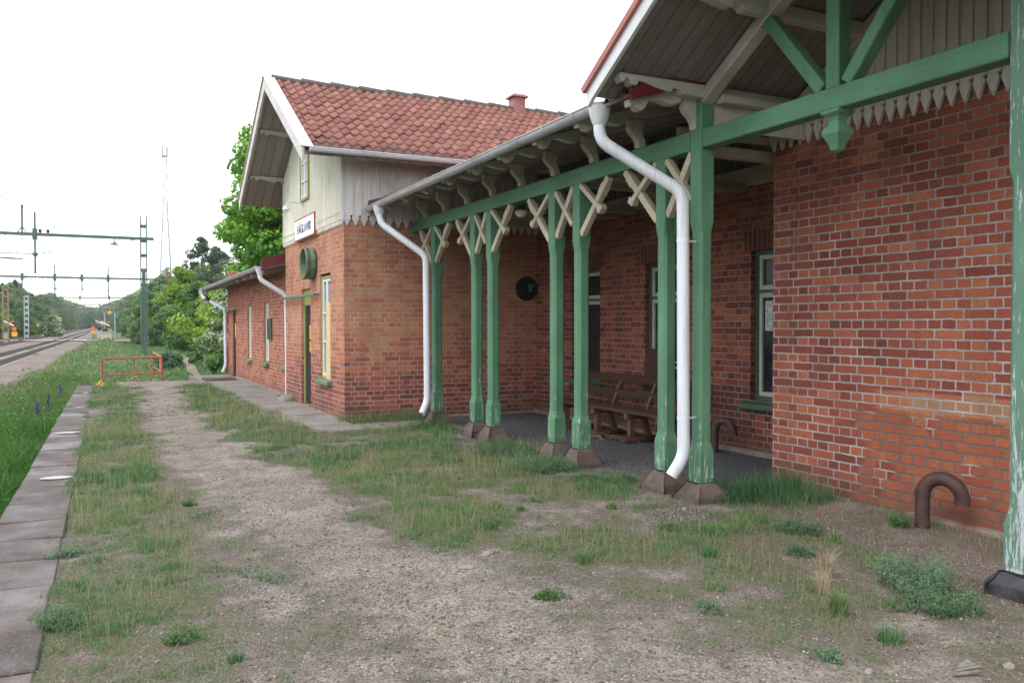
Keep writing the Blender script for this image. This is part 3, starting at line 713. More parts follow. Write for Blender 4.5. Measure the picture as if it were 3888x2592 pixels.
# --- annex roof
AS = lambda x: 2.62+.24*(x-3.07)
m = MB(); m.add([(3.0,17.32,AS(3.0)),(8,17.32,AS(8)),(8,27.9,AS(8)),(3.0,27.9,AS(3.0)),(3.0,17.32,AS(3.0)+.03),(8,17.32,AS(8)+.03),(8,27.9,AS(8)+.03),(3.0,27.9,AS(3.0)+.03)],
      [(3,2,1,0),(4,5,6,7),(0,1,5,4),(1,2,6,5),(2,3,7,6),(3,0,4,7)])
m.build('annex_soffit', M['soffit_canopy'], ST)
pantiles('tile_roof', (3.03, 17.34, AS(3.03)+.012), (0,1,0), 10.6, (1,0,.24), 5.2, .16, .5, label='low tiled roof of the annex')
MB().prism([(3.0, AS(3.0)-.02), (4.2, AS(4.2)-.02), (4.2, 3.3), (3.56, 3.08), (3.44, 2.96), (3.3, 2.90), (3.0, 2.82)], 1, 17.335, 17.365).build('edge_sheet', M['red_metal'], ST)
for i in range(10): MB().bar((3.05, 17.9+i*1.05, AS(3.05)-.05), (3.66, 17.9+i*1.05, AS(3.66)-.05), .07, .09).build('rafter', M['rafter'], ST)
gutter('gutter', (2.985, 17.42, 2.675), (2.985, 27.9, 2.60), .066, M['grey_metal'], bands=[.9*i+.5 for i in range(11)])
# --- downpipes
def downpipe(pts, r, brackets, mat='white_pipe', wall=None, cone=True):
    P = []
    pts = [Vector(p) for p in pts]
    for i, p in enumerate(pts):
        if 0 < i < len(pts)-1:
            a = (pts[i-1]-p); b = (pts[i+1]-p); q = min(.10, a.length*.45, b.length*.45)
            s = p+a.normalized()*q; e = p+b.normalized()*q
            for t in (0, .25, .5, .75, 1): P.append(s*(1-t)**2+p*2*t*(1-t)+e*t*t)
        else: P.append(p)
    m = MB(); m.tube(P, r, 16, cap=False); m.tube(P[::-1], r*.93, 16, cap=False)
    if cone: m.lathe([(r*1.9, pts[0].z+.06), (r*1.6, pts[0].z-.02), (r*1.08, pts[0].z-.09)], (pts[0].x, pts[0].y, 0), 16)
    d = m.build('downpipe', M[mat], ST)
    for i in range(1, len(pts)-1):
        for e in (pts[i-1], pts[i+1]):
            v = e-pts[i]; l = v.length
            if l > .3:
                c = pts[i]+v.normalized()*.12; dd = v.normalized()*.03
                MB().tube([c-dd, c+dd], r*1.025, 16).build('pipe_collar', M[mat], d)
    for p, q in brackets:
        b = MB(); b.tube([(p[0], p[1], p[2]-.012), (p[0], p[1], p[2]+.012)], r*1.04, 14); b.bar(p, q, .02, .014); b.build('pipe_bracket', M['white_metal'], d)
    return d
tag(downpipe([(3.85,6.10,3.28),(3.85,6.10,3.06),(4.40,5.675,2.60),(4.40,5.655,.40),(4.31,5.70,.24)], .052, [((4.40,5.672,2.2),(4.56,5.70,2.2)), ((4.40,5.658,.72),(4.56,5.69,.72))]), 'thick white downpipe on the corner post')
tag(downpipe([(3.85,12.25,3.22),(3.85,12.2,3.02),(4.40,11.74,2.52),(4.40,11.70,.38),(4.30,11.66,.20)], .052, [((4.40,11.74,1.95),(4.56,11.80,1.95)), ((4.40,11.71,.5),(4.56,11.80,.5))]), 'white downpipe beside the farthest post')
downpipe([(3.0,17.5,2.60),(3.0,17.5,2.42),(3.50,17.40,2.10),(3.52,17.40,.1)], .05, [])
downpipe([(3.0,27.6,2.5),(3.0,27.55,2.36),(3.5,26.36,1.98),(3.5,26.3,.3),(3.42,26.3,.1)], .05, [((3.5,26.3,1.5),(3.6,26.3,1.5))])

# ------------------------------------------------------------------ things on and by the station
def text(body, size, mat, parent, loc, rot, name='lettering', ext=.003, sx=1):
    cu = bpy.data.curves.new(name, 'FONT'); cu.body = body; cu.size = size; cu.extrude = ext; cu.align_x = 'CENTER'; cu.align_y = 'CENTER'
    tmp = bpy.data.objects.new('tmp', cu); COL.objects.link(tmp)
    dg = bpy.context.evaluated_depsgraph_get(); me = bpy.data.meshes.new_from_object(tmp.evaluated_get(dg))
    bpy.data.objects.remove(tmp); me.materials.clear(); me.materials.append(mat)
    me.transform(Matrix.Translation(Vector(loc)-wloc(parent)) @ Matrix(rot).to_4x4() @ Matrix.Diagonal((sx,1,1,1)))
    o = bpy.data.objects.new(name, me); COL.objects.link(o); o.parent = parent; return o
FACE_X = ((0,0,-1),(-1,0,0),(0,1,0))      # text facing -x: right = -y, up = z
sg = thing('station_sign', 'white enamel station name sign with dark blue letters and red frame on the gable', 'sign', (3.40,15.24,3.25))
MB().box(3.385, 3.41, 14.49, 15.995, 3.075, 3.42).build('sign_plate', M['sign_white'], sg, bevel=.004)
m = MB(); m.box(3.382, 3.43, 14.472, 16.012, 3.42, 3.442); m.box(3.387, 3.43, 14.480, 14.49, 3.06, 3.42); m.box(3.387, 3.43, 15.995, 16.003, 3.06, 3.42); m.box(3.382, 3.43, 14.472, 16.012, 3.056, 3.075)
m.build('sign_frame', M['sign_red'], sg)
text('FÅGLAVIK', .225, M['sign_blue'], sg, (3.382, 15.243, 3.235), FACE_X, sx=1.12)
ck = thing('clock_case', 'empty round green clock case sticking out above the far door', 'clock', (3.46,14.86,2.58))
m = MB(); 
m.lathe([(.265,0),(.285,-.012),(.285,-.06),(.272,-.07),(.272,-.13),(.285,-.14),(.285,-.185),(.250,-.185),(.243,-.17),(.243,-.03)], (3.46,14.86,2.58), 36, axis=0)
m.build('case', M['green_old'], ck)
MB().lathe([(.241,0),(.241,-.01)], (3.425,14.86,2.58), 32, axis=0).build('back_plate', M['rust'], ck)
gl = thing('wall_lamp', 'white gooseneck lamp reaching out from the gable under the attic window', 'lamp', (3.44,15.38,3.64))
MB().tube([(3.43,15.38,3.62),(3.36,15.38,3.70),(3.2,15.38,3.715),(3.12,15.38,3.69),(3.10,15.38,3.63)], .014, 8).build('arm', M['barge_plain'], gl)
MB().lathe([(.02,3.64),(.05,3.62),(.065,3.58),(.075,3.565)], (3.10,15.38,0), 14).build('shade', M['white_metal'], gl)
MB().lathe([(.05,3.562),(.045,3.53),(.015,3.51)], (3.10,15.38,0), 14).build('bulb', M['globe'], gl)
ng = thing('notice', 'pair of yellow notices on the dark door of the far wing', 'notice', (3.532,15.32,1.3))
MB().box(3.527, 3.533, 15.22, 15.46, 1.24, 1.50).build('notice_sheet', M['yellow'], ng); MB().box(3.527, 3.533, 15.22, 15.46, 1.02, 1.20).build('notice_sheet', M['yellow'], ng)
m = MB(); 
for z in (1.10, 1.14, 1.31, 1.37, 1.43): m.box(3.5255, 3.5268, 15.26, 15.42, z-.008, z+.008)
m.build('print_lines', M['black_iron'], ng)
ny = thing('notice', 'small yellow notice on the narrow annex door', 'notice', (3.697,25.2,1.4)); MB().box(3.65, 3.658, 25.05, 25.45, 1.15, 1.55).build('notice_sheet', M['yellow'], ny)
nb = thing('notice_board', 'dark rectangular board hung on the annex wall between two windows', 'board', (3.58,19.65,1.42)); MB().box(3.575, 3.598, 19.47, 19.84, 1.2, 1.62).build('panel', M['black_iron'], nb)
m = MB(); m.box(3.56, 3.60, 19.44, 19.47, 1.17, 1.65); m.box(3.56, 3.60, 19.84, 19.87, 1.17, 1.65); m.box(3.56, 3.60, 19.47, 19.84, 1.62, 1.65); m.box(3.56, 3.60, 19.47, 19.84, 1.17, 1.20); m.build('frame', M['bark'], nb)
lp = thing('globe_lamp', 'round white globe lamp hanging from the canopy between two pairs of posts', 'lamp', (4.9,9.63,3.1))
MB().lathe([(.06,3.12),(.06,3.05),(.05,3.03),(.05,3.01)], (4.9,9.63,0), 16).build('socket', M['green_dark'], lp)
MB().lathe([(.045,3.01),(.072,2.985),(.078,2.965),(.0785,2.955)], (4.9,9.63,0), 20).build('globe_top', M['globe_dirty'], lp)
MB().lathe([(.0786,2.9545),(.077,2.93),(.066,2.90),(.04,2.878),(.01,2.872)], (4.9,9.63,0), 20).build('globe', M['globe'], lp)
MB().box(4.70, 5.5, 9.60, 9.66, 3.122, 3.16).build('lamp_bearer', M['cream_z'], ST)
al = thing('bell_lamp', 'dark bell shaped lamp hanging under the annex eave at the far corner', 'lamp', (3.0,23.7,2.5))
al.location = (3.08, 27.2, 2.45)
MB().tube([(3.08,27.2,2.64),(3.08,27.2,2.36)], .012, 6).build('stem', M['black_iron'], al); MB().lathe([(.03,2.38),(.05,2.33),(.13,2.26),(.15,2.24)], (3.08,27.2,0), 16).build('shade', M['black_iron'], al); MB().lathe([(.11,2.238),(.10,2.19),(.03,2.15)], (3.08,27.2,0), 14).build('bulb', M['globe'], al)
rc = thing('round_fixture', 'dark round wall fixture in the shaded corner under the canopy', 'fixture', (6.63,12.84,2.12))
MB().lathe([(.205,12.845),(.205,12.80),(.195,12.79),(.17,12.79),(.165,12.80)], (6.63,0,2.12), 32, axis=1).build('plate', M['fixture'], rc)
MB().lathe([(.05,12.80),(.05,12.77),(.03,12.765)], (6.56,0,2.12), 14, axis=1).build('socket', M['black_iron'], rc)
m = MB(); m.box(6.66, 6.70, 12.74, 12.80, 2.07, 2.18); m.box(6.645, 6.735, 12.72, 12.80, 2.15, 2.2); m.build('bracket', M['mast'], rc)

# bench
bn = thing('bench', 'long brown wooden bench with slatted back against the wall under the canopy', 'bench', (6.25,9.5,0))
MB().box(6.03, 6.36, 8.05, 11.05, .375, .415).build('seat', M['bench'], bn, bevel=.008)
for z, x in ((.77, 6.52), (.565, 6.46)):
    MB().bar((x,8.05,z),(x,11.05,z),.105,.04, up=(1,0,.25)).build('back_rail', M['bench'], bn, bevel=.008)
for y in (8.28, 8.95, 9.75, 10.6):
    MB().bar((6.36,y,.34),(6.57,y,.82),.06,.05, up=(0,1,0)).build('back_post', M['bench_leg'], bn, bevel=.006)
    l = MB(); l.box(6.09, 6.17, y-.035, y+.035, .03, .36); l.bar((6.42,y,.03),(6.30,y,.36),.07,.08, up=(0,1,0)); l.box(6.04, 6.40, y-.04, y+.04, .30, .3745)
    l.build('leg', M['bench_leg'], bn, bevel=.006)
    f = MB(); f.tube([(5.98,y,-.0),(6.02,y,.02),(6.5,y,.02),(6.54,y,.0)], [.03,.06,.06,.03], 10); f.build('foot', M['bench_foot'], bn)
bd = MB().add([], []); bd.bar((6.80,9.46,.62),(6.90,9.46,1.17),.40,.02, up=(1,0,-.2))
bd.build('loose_board', M['bench'], None, (6.78,9.47,.6), label='dark weathered board leaning in the window behind the bench', cat='board')
t = text('ool', .20, M['graffiti'], w2, (6.945, 9.02, .98), FACE_X, name='scribble', ext=.001)

# rusty vent pipes
def vent(name, base, yend, h, r, label, x2):
    x, y, z = base; rad = abs(yend-y)/2; pts = [(x,y,z-.2),(x,y,h-rad)]; n = 12
    for i in range(1, n+1):
        a = math.pi*i/n; s = 1 if yend > y else -1
        t = i/n; pts.append((x+(x2-x)*t, y+s*rad*(1-math.cos(a)), h-rad+rad*math.sin(a)))
    pts.append((x2, yend, h-rad-.05))
    v = thing(name, label, 'pipe', (x, y, z))
    MB().tube(pts, r, 20, cap=False).tube(pts[::-1], r*.86, 20, cap=False).build('pipe', M['rust'], v)
    MB().tube([(x,y,h-rad-.02),(x,y,h-rad+.02)], r*1.05, 20).build('joint_ring', M['rust'], v)
vent('vent_pipe', (5.50,4.235,0), 3.985, .375, .052, 'rusty bent vent pipe beside the near brick wall', 5.60)
vent('vent_pipe', (6.52,7.80,-.02), 7.56, .385, .048, 'rusty bent vent pipe under the shaded window at the bench end', 6.60)
# door mat of iron and the two stones by the far door
MB().box(2.62, 3.42, 23.5, 24.5, .02, .06).build('iron_mat', M['rust'], None, (3.0,24,.02), bevel=.01, label='flat rusty iron plate lying before the annex door', cat='plate')
# ------------------------------------------------------------------ ground and setting
EL = lambda y: -.785+.0165*y      # outer edge of the platform
ER = lambda y: -.285+.0110*y      # inner edge of its coping slabs
def xc(y):                         # centre of the near track
    y = np.asarray(y, float); return np.where(y < 131, -5.0+.0193*(y-50), -3.437+.0115*(y-131))
def gh(x, y): return .03*(fbm(x*.5, y*.5, 3)-.5)+.014*(fbm(x*3, y*3, 3)-.5)-.035*sst(4.0, 2.0, y)*sst(3, 5, x)
def gd(x, y):
    """how thickly the platform is grown over, 0..1"""
    n = fbm(x*1.1+3, y*1.1, 4); n2 = fbm(x*4, y*4+9, 3)
    pc = np.interp(y, [2.5, 4, 5.2, 7, 9, 12.5, 14.6, 19.4, 23], [1.95, 1.75, 1.50, 1.33, 1.18, 1.08, 1.10, 1.40, 1.5]); m = fbm(x*2.2+11, y*2.2, 4)
    u = x-pc+.75*(n-.5)+.5*(m-.5); u = u/np.where(u > 0, 1+1.0*sst(5.5, 3.2, y), 1+.3*sst(5.5, 3.2, y)); path = 1-sst(.22, .58, np.abs(u))
    near = sst(5.6, 3.9, y+1.2*(n-.5))
    left = sst(.75, .40, x+.5*(m-.5)); d = .95*left*(1-.55*near)+(1-left)*(.30*(u < 0)+(u >= 0)*(.30+.60*sst(.3, 1.1, u)*(1-.78*near)))
    d = d*(.14+1.25*sst(.25, .67, m))*(.5+.9*n)*(1-.80*path)
    d = d+.10*sst(.5, .7, n2)*(1-path)
    can = sst(4.55, 4.85, x)*sst(5.6, 5.9, y); d = d*(1-can)
    porch = sst(4.5, 4.8, x)*sst(5.9, 5.7, y); d = d*(1-porch*.7)
    d = np.maximum(d, sst(.75, .3, np.hypot((x-5.30)/1.1, (y-5.55)/.75)))
    walk = sst(2.50, 2.78, x+.5*(n-.5))*sst(11.5, 11.9, y); d = d*(1-walk)
    far = sst(21.8, 22.8, y)*sst(.3, .6, x); d = d*(1-.85*far)
    d = d*sst(-.10, .03, x-ER(y)+.22*(n2-.5))
    pud = sst(.45, .25, np.hypot(x-4.05, (y-5.35)*1.3)); d = d*(1-pud)
    return np.clip(d*1.2, 0, 1)
def ground_mat():
    t = NT('platform_gravel'); P = t.pos(); s = t.sep(P); d = t.attr('dens')
    vc = t.n.new('ShaderNodeTexVoronoi'); t.l(P, vc.inputs['Vector']); vc.inputs['Scale'].default_value = 85
    cell = t.sep(vc.outputs['Color']); big = t.noise(P, 1.3, 5, .6); fine = t.noise(P, 150, 3, .7); mid = t.noise(P, 9, 5, .7)
    g = t.ramp(cell[0], [(0, (.10,.088,.082)), (.3, (.20,.172,.158)), (.6, (.37,.315,.275)), (.86, (.44,.375,.335)), (.97, (.50,.46,.42)), (1, (.60,.58,.55))])
    g2 = t.ramp(fine, [(.3, (.155,.13,.11)), (.6, (.35,.295,.255)), (.8, (.47,.42,.38))])
    g = t.mix(.5, g, g2); k = t.math('MULTIPLY', t.mr(big, .3, .7, .72, 1.14), t.mr(t.noise(P, 3.7, 5, .7), .3, .7, .82, 1.12)); g = t.mix(1, g, t.comb(k, k, k), 'MULTIPLY')
    soil = t.ramp(t.noise(P, 60, 5, .75), [(.3, (.052,.045,.040)), (.55, (.135,.115,.10)), (.75, (.26,.225,.195))])
    thatch = t.ramp(t.noise(t.vm('MULTIPLY', P, (40, 90, 1)), 1, 5, .7), [(.3, (.050,.056,.032)), (.5, (.115,.118,.066)), (.72, (.225,.20,.135))])
    m1 = t.mr(t.math('ADD', d, t.math('MULTIPLY_ADD', t.noise(P, 4.5, 6, .72), 1.3, -.62)), .06, .34)
    m2 = t.mr(t.math('ADD', d, t.math('MULTIPLY_ADD', mid, 1.1, -.55)), .34, .74)
    c = t.mix(t.math('MULTIPLY', m1, .75), g, soil); c = t.mix(t.math('MULTIPLY', m2, .85), c, thatch)
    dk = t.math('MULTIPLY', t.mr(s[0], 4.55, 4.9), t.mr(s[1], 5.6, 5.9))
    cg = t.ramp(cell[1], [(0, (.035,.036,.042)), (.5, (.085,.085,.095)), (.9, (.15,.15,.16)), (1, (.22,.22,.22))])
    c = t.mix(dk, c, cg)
    pr = t.math('MULTIPLY', t.mr(s[0], 3.4, 4.6), t.mr(s[1], 5.6, 4.6))
    c = t.mix(t.math('MULTIPLY', pr, .6), c, t.ramp(t.noise(P, 80, 5, .75), [(.3, (.06,.042,.035)), (.55, (.16,.115,.095)), (.8, (.30,.23,.19))]))
    e = t.math('ADD', t.math('ADD', t.math('POWER', t.math('SUBTRACT', s[0], 4.1), 2), t.math('POWER', t.math('SUBTRACT', s[1], 5.3), 2)), t.math('MULTIPLY_ADD', mid, .3, -.15))
    c = t.mix(t.math('MULTIPLY', t.mr(e, .16, .07), .8), c, t.ramp(cell[2], [(0, (.03,.028,.027)), (.7, (.085,.075,.07)), (.95, (.4,.36,.32))]))
    t.set(col=c, rough=.95, spec=.2)
    h = t.math('ADD', t.math('MULTIPLY', vc.outputs['Distance'], -.9), t.math('MULTIPLY', t.noise(P, 40, 5, .7), 1.3)); t.bump(h, .9, .012); return t.m
M['ground'] = ground_mat()
def grid(xs, ys):
    X, Y = np.meshgrid(xs, ys); nx, ny = len(xs), len(ys)
    i = np.arange((ny-1)*(nx-1)); r, c = i//(nx-1), i % (nx-1); a = r*nx+c
    return X.ravel(), Y.ravel(), np.stack([a, a+1, a+nx+1, a+nx], 1)
xs = np.linspace(0, 1, 190)**1.0; ys = np.concatenate([np.linspace(.6, 9, 280), np.linspace(9.05, 24.4, 200)])
X, Y, F = grid(xs, ys); X = ER(Y)-.02+X*(7.0-ER(Y)+.02)
Z = gh(X, Y)
o = np_mesh('platform_ground', np.stack([X, Y, Z], 1), np.full(len(F), 4), F.ravel(), M['ground'], {'dens': gd(X, Y)}, smooth=True); tag(o, kind='structure')
m = MB(); m.add([(ER(.6),.6,-.03),(7,.6,-.03),(7,.6,-.7),(ER(.6),.6,-.7)], [(0,1,2,3)]); m.add([(ER(24.4),24.4,.0),(7,24.4,.0),(7,25.6,-.5),(ER(24.4),25.6,-.5)], [(0,1,2,3)])
m.build('platform_bank', M['ground'], None, (0,0,0), kind='structure')
# coping slabs along the platform edge
m = MB(); y = .4
while y < 23.3:
    L = random.uniform(.5, .8); a, b = y, min(y+L-random.uniform(.010, .026), 23.4)
    dz = random.uniform(-.008, .010); dx = random.uniform(-.01, .01); tl = random.uniform(-.006, .006); e = .008
    def q(z, i): return [(EL(a)+dx+i, a+i, z-tl), (ER(a)+dx-i, a+i, z+tl), (ER(b)+dx-i, b-i, z+tl), (EL(b)+dx+i, b-i, z-tl)]
    vs = q(-.16, 0)+q(.012+dz-e, 0)+q(.012+dz, e)
    m.add(vs, [(i, (i+1)%4, 4+(i+1)%4, 4+i) for i in range(4)]+[(4+i, 4+(i+1)%4, 8+(i+1)%4, 8+i) for i in range(4)]+[(8,9,10,11)]); y += L
m.build('platform_edge', M['slab'], None, (0,0,0), kind='structure')
m = MB(); m.add([(EL(.4)+.05,.4,-.04),(ER(.4),.4,-.04),(ER(23.4),23.4,-.04),(EL(23.4)+.05,23.4,-.04)], [(0,1,2,3)]); m.add([(EL(.4)+.05,.4,-.04),(EL(23.4)+.05,23.4,-.04),(EL(23.4)+.05,23.4,-.8),(EL(.4)+.05,.4,-.8)], [(0,1,2,3)])
m.build('platform_wall', M['plinth'], None, (0,0,0), kind='structure')
def wet():
    t = NT('rain_puddle'); t.set(col=(.12,.11,.11,1), rough=.03, spec=.8); t.bump(t.noise(t.pos(), 9, 2), .05, .01); return t.m
M['puddle'] = wet()
m = MB()
for cx_, cy_, rx, ry in ((-.33, 9.25, .15, .085), (-.32, 13.1, .19, .06), (-.25, 17.0, .08, .05), (-.18, 20.6, .08, .09)):
    pts = [(cx_+math.cos(a*.35)*rx*random.uniform(.8,1.15), cy_+math.sin(a*.35)*ry*random.uniform(.8,1.15), .0262) for a in range(18)]
    m.add(pts, [tuple(range(18))])
m.build('water', M['puddle'], None, (0,0,0), kind='structure')
# concrete walkway along the far wing
m = MB(); yy = [11.55, 12.7, 13.9, 15.2, 16.5, 17.9, 19.3, 20.8, 22.3, 23.8, 25.4, 26.4]
for a, b in zip(yy, yy[1:]):
    xl = lambda y: 2.50+.45*float(sst(13.2, 11.4, y))+.04*math.sin(y*3)
    z = .022+random.uniform(-.008, .008); xr = 3.40 if a < 17 else 3.56
    vs = [(xl(a),a+.01,z-.006),(xr,a+.01,z+.01),(xr,b-.01,z+.012),(xl(b),b-.01,z-.004)]
    m.add(vs+[(v[0],v[1],-.1) for v in vs], [(0,1,2,3),(0,4,5,1),(1,5,6,2),(2,6,7,3),(3,7,4,0)])
m.build('walkway', M['concrete'], None, (0,0,0), kind='structure')
# terrain
def th(x, y):
    c = xc(y); base = -.62+.10*(fbm(x*.12, y*.12, 3)-.5)+.05*(fbm(x*.9, y*.9, 2)-.5)
    z = base
    z = z+.34*sst(.8, 4.5, x)*sst(24, 30, y)*sst(75, 45, y)
    z = z+.12*sst(2.2, 1.0, np.abs(x-c))*1+.12*sst(2.2, 1.0, np.abs(x-c+5))
    L = c-5-4.5-x; z = z+(.25*sst(1.5, 4, L)+9*sst(22, 120, L)+.5*sst(4, 16, L))
    r = x-c; z = z+10*sst(26, 120, r)*sst(40, 110, y)+1.2*sst(10, 24, r)*sst(60, 100, y)
    return z
def terrain_mat():
    t = NT('meadow'); P = t.pos(); n = t.noise(P, .35, 5, .6); f = t.noise(P, 7, 5, .7); ff = t.noise(P, 30, 4, .7)
    a = t.ramp(f, [(.3, (.035,.065,.018)), (.5, (.085,.14,.035)), (.7, (.15,.20,.06))])
    b = t.ramp(ff, [(.3, (.06,.055,.04)), (.5, (.13,.12,.075)), (.7, (.21,.18,.12))])
    t.set(col=t.mix(t.mr(n, .42, .6), a, b), rough=.95, spec=.15); t.bump(ff, .8, .05); return t.m
M['meadow'] = terrain_mat()
def ballast_mat():
    t = NT('ballast'); P = t.pos(); v = t.sep(t.voro(P, 22, 'Color'))[0]
    c = t.ramp(v, [(0, (.085,.062,.055)), (.5, (.19,.145,.13)), (1, (.30,.24,.215))]); k = t.mr(t.noise(P, .8, 4), .3, .7, .75, 1.2)
    t.set(col=t.mix(1, c, t.comb(k, k, k), 'MULTIPLY'), rough=.95); t.bump(t.voro(P, 22), .6, .03); return t.m
M['ballast'] = ballast_mat()
xs = np.unique(np.concatenate([np.linspace(-420, -40, 30), np.linspace(-40, 20, 100), np.linspace(20, 420, 34)])); ys = np.unique(np.concatenate([np.linspace(-60, 0, 8), np.linspace(0, 130, 130), np.linspace(130, 900, 60)]))
X, Y, F = grid(xs, ys); o = np_mesh('terrain', np.stack([X, Y, np.where((X > -.5) & (X < 9) & (Y < 24.2), -.75, th(X, Y))], 1), np.full(len(F), 4), F.ravel(), M['meadow'], smooth=True); tag(o, kind='structure')
# track beds, sleepers, rails
def ribbon(name, offs, zs, mat, y0=-20, y1=600, n=240, kind='structure', parent=None):
    Y = np.linspace(y0, y1, n); C = xc(Y); V = np.stack([np.stack([C+o, Y, np.full(n, z)+(.15*(fbm(Y*.2+9*k, Y*0+k, 3)-.5) if k in (0, len(offs)-1) else 0)], 1) for k, (o, z) in enumerate(zip(offs, zs))], 1).reshape(-1, 3)
    w = len(offs); i = np.arange((n-1)*(w-1)); r, c = i//(w-1), i % (w-1); a = r*w+c
    o = np_mesh(name, V, np.full(len(a), 4), np.stack([a, a+1, a+w+1, a+w], 1).ravel(), mat, parent=parent)
    if kind: tag(o, kind=kind)
    return o
ribbon('track_bed', [-9.0, -7.3, -2.8, -1.7, 1.7, 4.2], [-.75, -.50, -.50, -.50, -.50, -.80], M['ballast'])
for k, off in enumerate((0, -5.0)):
    m = MB(); y = -5
    while y < 260:
        c = float(xc(y))+off; m.box(c-1.15, c+1.15, y-.13, y+.13, -.55, -.485); y += .62 if y < 120 else .66
    tb = m.build('railway_track', M['sleeper' if k == 0 else 'rail'], None, (0,0,0), kind='structure')
    for s in (-.68, .68):
        ribbon('rail', [off+s-.20, off+s-.05, off+s-.05, off+s+.05, off+s+.05, off+s+.20], [-.478, -.46, -.28, -.28, -.46, -.478], M['rail'], kind=None, parent=tb)
# level crossing road and footpath
m = MB(); 
ce = float(xc(119)); rd = [(-40,114,.4),(-16,117.5,-.1),(ce-8,119,-.36),(ce-3.4,119.2,-.335),(ce+2,119.5,-.335),(ce+6,119.5,-.45),(9,118,-.35),(30,112,1.2)]
for (a, b, z), (c, d, e) in zip(rd, rd[1:]): m.add([(a,b-2.2,z),(c,d-2.2,e),(c,d+2.2,e),(a,b+2.2,z)], [(0,1,2,3)])
m.build('road', dull('road_gravel', (.42,.40,.38), .9, .1, 2, .1), None, (0,0,0), kind='structure')
m = MB(); pp = [(3.25,31.5,.04),(3.38,33,.10),(3.5,36,.19),(3.72,39,.18),(4.0,44,.16),(4.55,50,.15),(4.9,57,.12)]
for (a, b, w), (c, d, v) in zip(pp, pp[1:]):
    n = 5
    for i in range(n):
        f = lambda t: (a+(c-a)*t, b+(d-b)*t, w+(v-w)*t)
        p, q = f(i/n), f((i+1)/n)
        z = lambda x, y: (float(th(np.array(x), np.array(y)))+.045 if y > 26 else -.02-.45*float(sst(24.3, 26.5, y)))
        m.add([(p[0]-p[2],p[1],z(p[0]-p[2],p[1])),(p[0]+p[2],p[1],z(p[0]+p[2],p[1])),(q[0]+q[2],q[1],z(q[0]+q[2],q[1])),(q[0]-q[2],q[1],z(q[0]-q[2],q[1]))], [(0,1,2,3)])
m.build('footpath', dull('path_earth', (.20,.165,.12), .95, .2, 3, .3, dirt=(.09,.11,.045), dirt_amt=.8), None, (0,0,0), kind='structure')

# ------------------------------------------------------------------ grass
def blade_mat(name, stops):
    t = NT(name); c = t.ramp(t.attr('tint'), stops); t.set(col=c, rough=.6, spec=.2)
    tr = t.n.new('ShaderNodeBsdfTranslucent'); t.l(c, tr.inputs[0]); mx = t.n.new('ShaderNodeMixShader'); mx.inputs[0].default_value = .3
    t.l(t.b.outputs[0], mx.inputs[1]); t.l(tr.outputs[0], mx.inputs[2]); t.l(mx.outputs[0], t.out.inputs[0]); return t.m
GST = [(0, (.055,.150,.062)), (.22, (.100,.215,.085)), (.42, (.165,.265,.100)), (.6, (.23,.275,.125)), (.76, (.31,.275,.165)), (.9, (.40,.32,.215)), (1, (.46,.375,.265))]
M['blade'] = blade_mat('grass_blade', GST)
M['lush'] = blade_mat('lush_grass', [(0, (.038,.115,.024)), (.35, (.075,.20,.036)), (.6, (.13,.24,.06)), (.8, (.17,.20,.10)), (1, (.25,.23,.15))])
def blades(P, h, w, lean, tint):
    n = len(P); az = rng.random(n)*2*np.pi; ld = np.stack([np.cos(az), np.sin(az), np.zeros(n)], 1)
    sa = rng.random(n)*np.pi; sd = np.stack([np.cos(sa), np.sin(sa), np.zeros(n)], 1)
    hh = np.asarray(h)[:, None]; ww = np.asarray(w)[:, None]*.5; le = np.asarray(lean)[:, None]; up = np.array([0, 0, 1.])
    m = P+ld*le*hh*.3+up*hh*.6; tp = P+ld*le*hh+up*hh*np.sqrt(np.clip(1-le*le*.6, .1, 1))
    V = np.stack([P-sd*ww, P+sd*ww, m+sd*ww*.75, m-sd*ww*.75, tp], 1).reshape(-1, 3)
    b = np.arange(n)*5; L = np.stack([b, b+1, b+2, b+3, b+3, b+2, b+4], 1).ravel()
    return V, np.tile([4, 3], n), L, {'tint': np.repeat(tint, 5)}
def cards(P, Nrm, s, tint, asp=.5):
    n = len(P); Nrm = Nrm/np.linalg.norm(Nrm, axis=1, keepdims=True); a = np.cross(Nrm, rng.normal(0, 1, (n, 3))); a /= np.linalg.norm(a, axis=1, keepdims=True); b = np.cross(Nrm, a)
    s = np.asarray(s)[:, None]; V = np.stack([P-a*s, P+b*s*asp, P+a*s, P-b*s*asp], 1).reshape(-1, 3)
    return V, np.full(n, 4), np.arange(4*n), {'tint': np.repeat(tint, 4)}
def cat(parts):
    V = []; N = []; L = []; A = {}; o = 0
    for v, n, l, a in parts:
        V.append(v); N.append(n); L.append(l+o); o += len(v)
        for k, x in a.items(): A.setdefault(k, []).append(x)
    return np.concatenate(V), np.concatenate(N), np.concatenate(L), {k: np.concatenate(x) for k, x in A.items()}
def scatter(n, x0, x1, y0, y1, dens):
    x = rng.uniform(x0, x1, n); y = rng.uniform(y0, y1, n); k = rng.random(n) < dens(x, y); return x[k], y[k]
parts = []
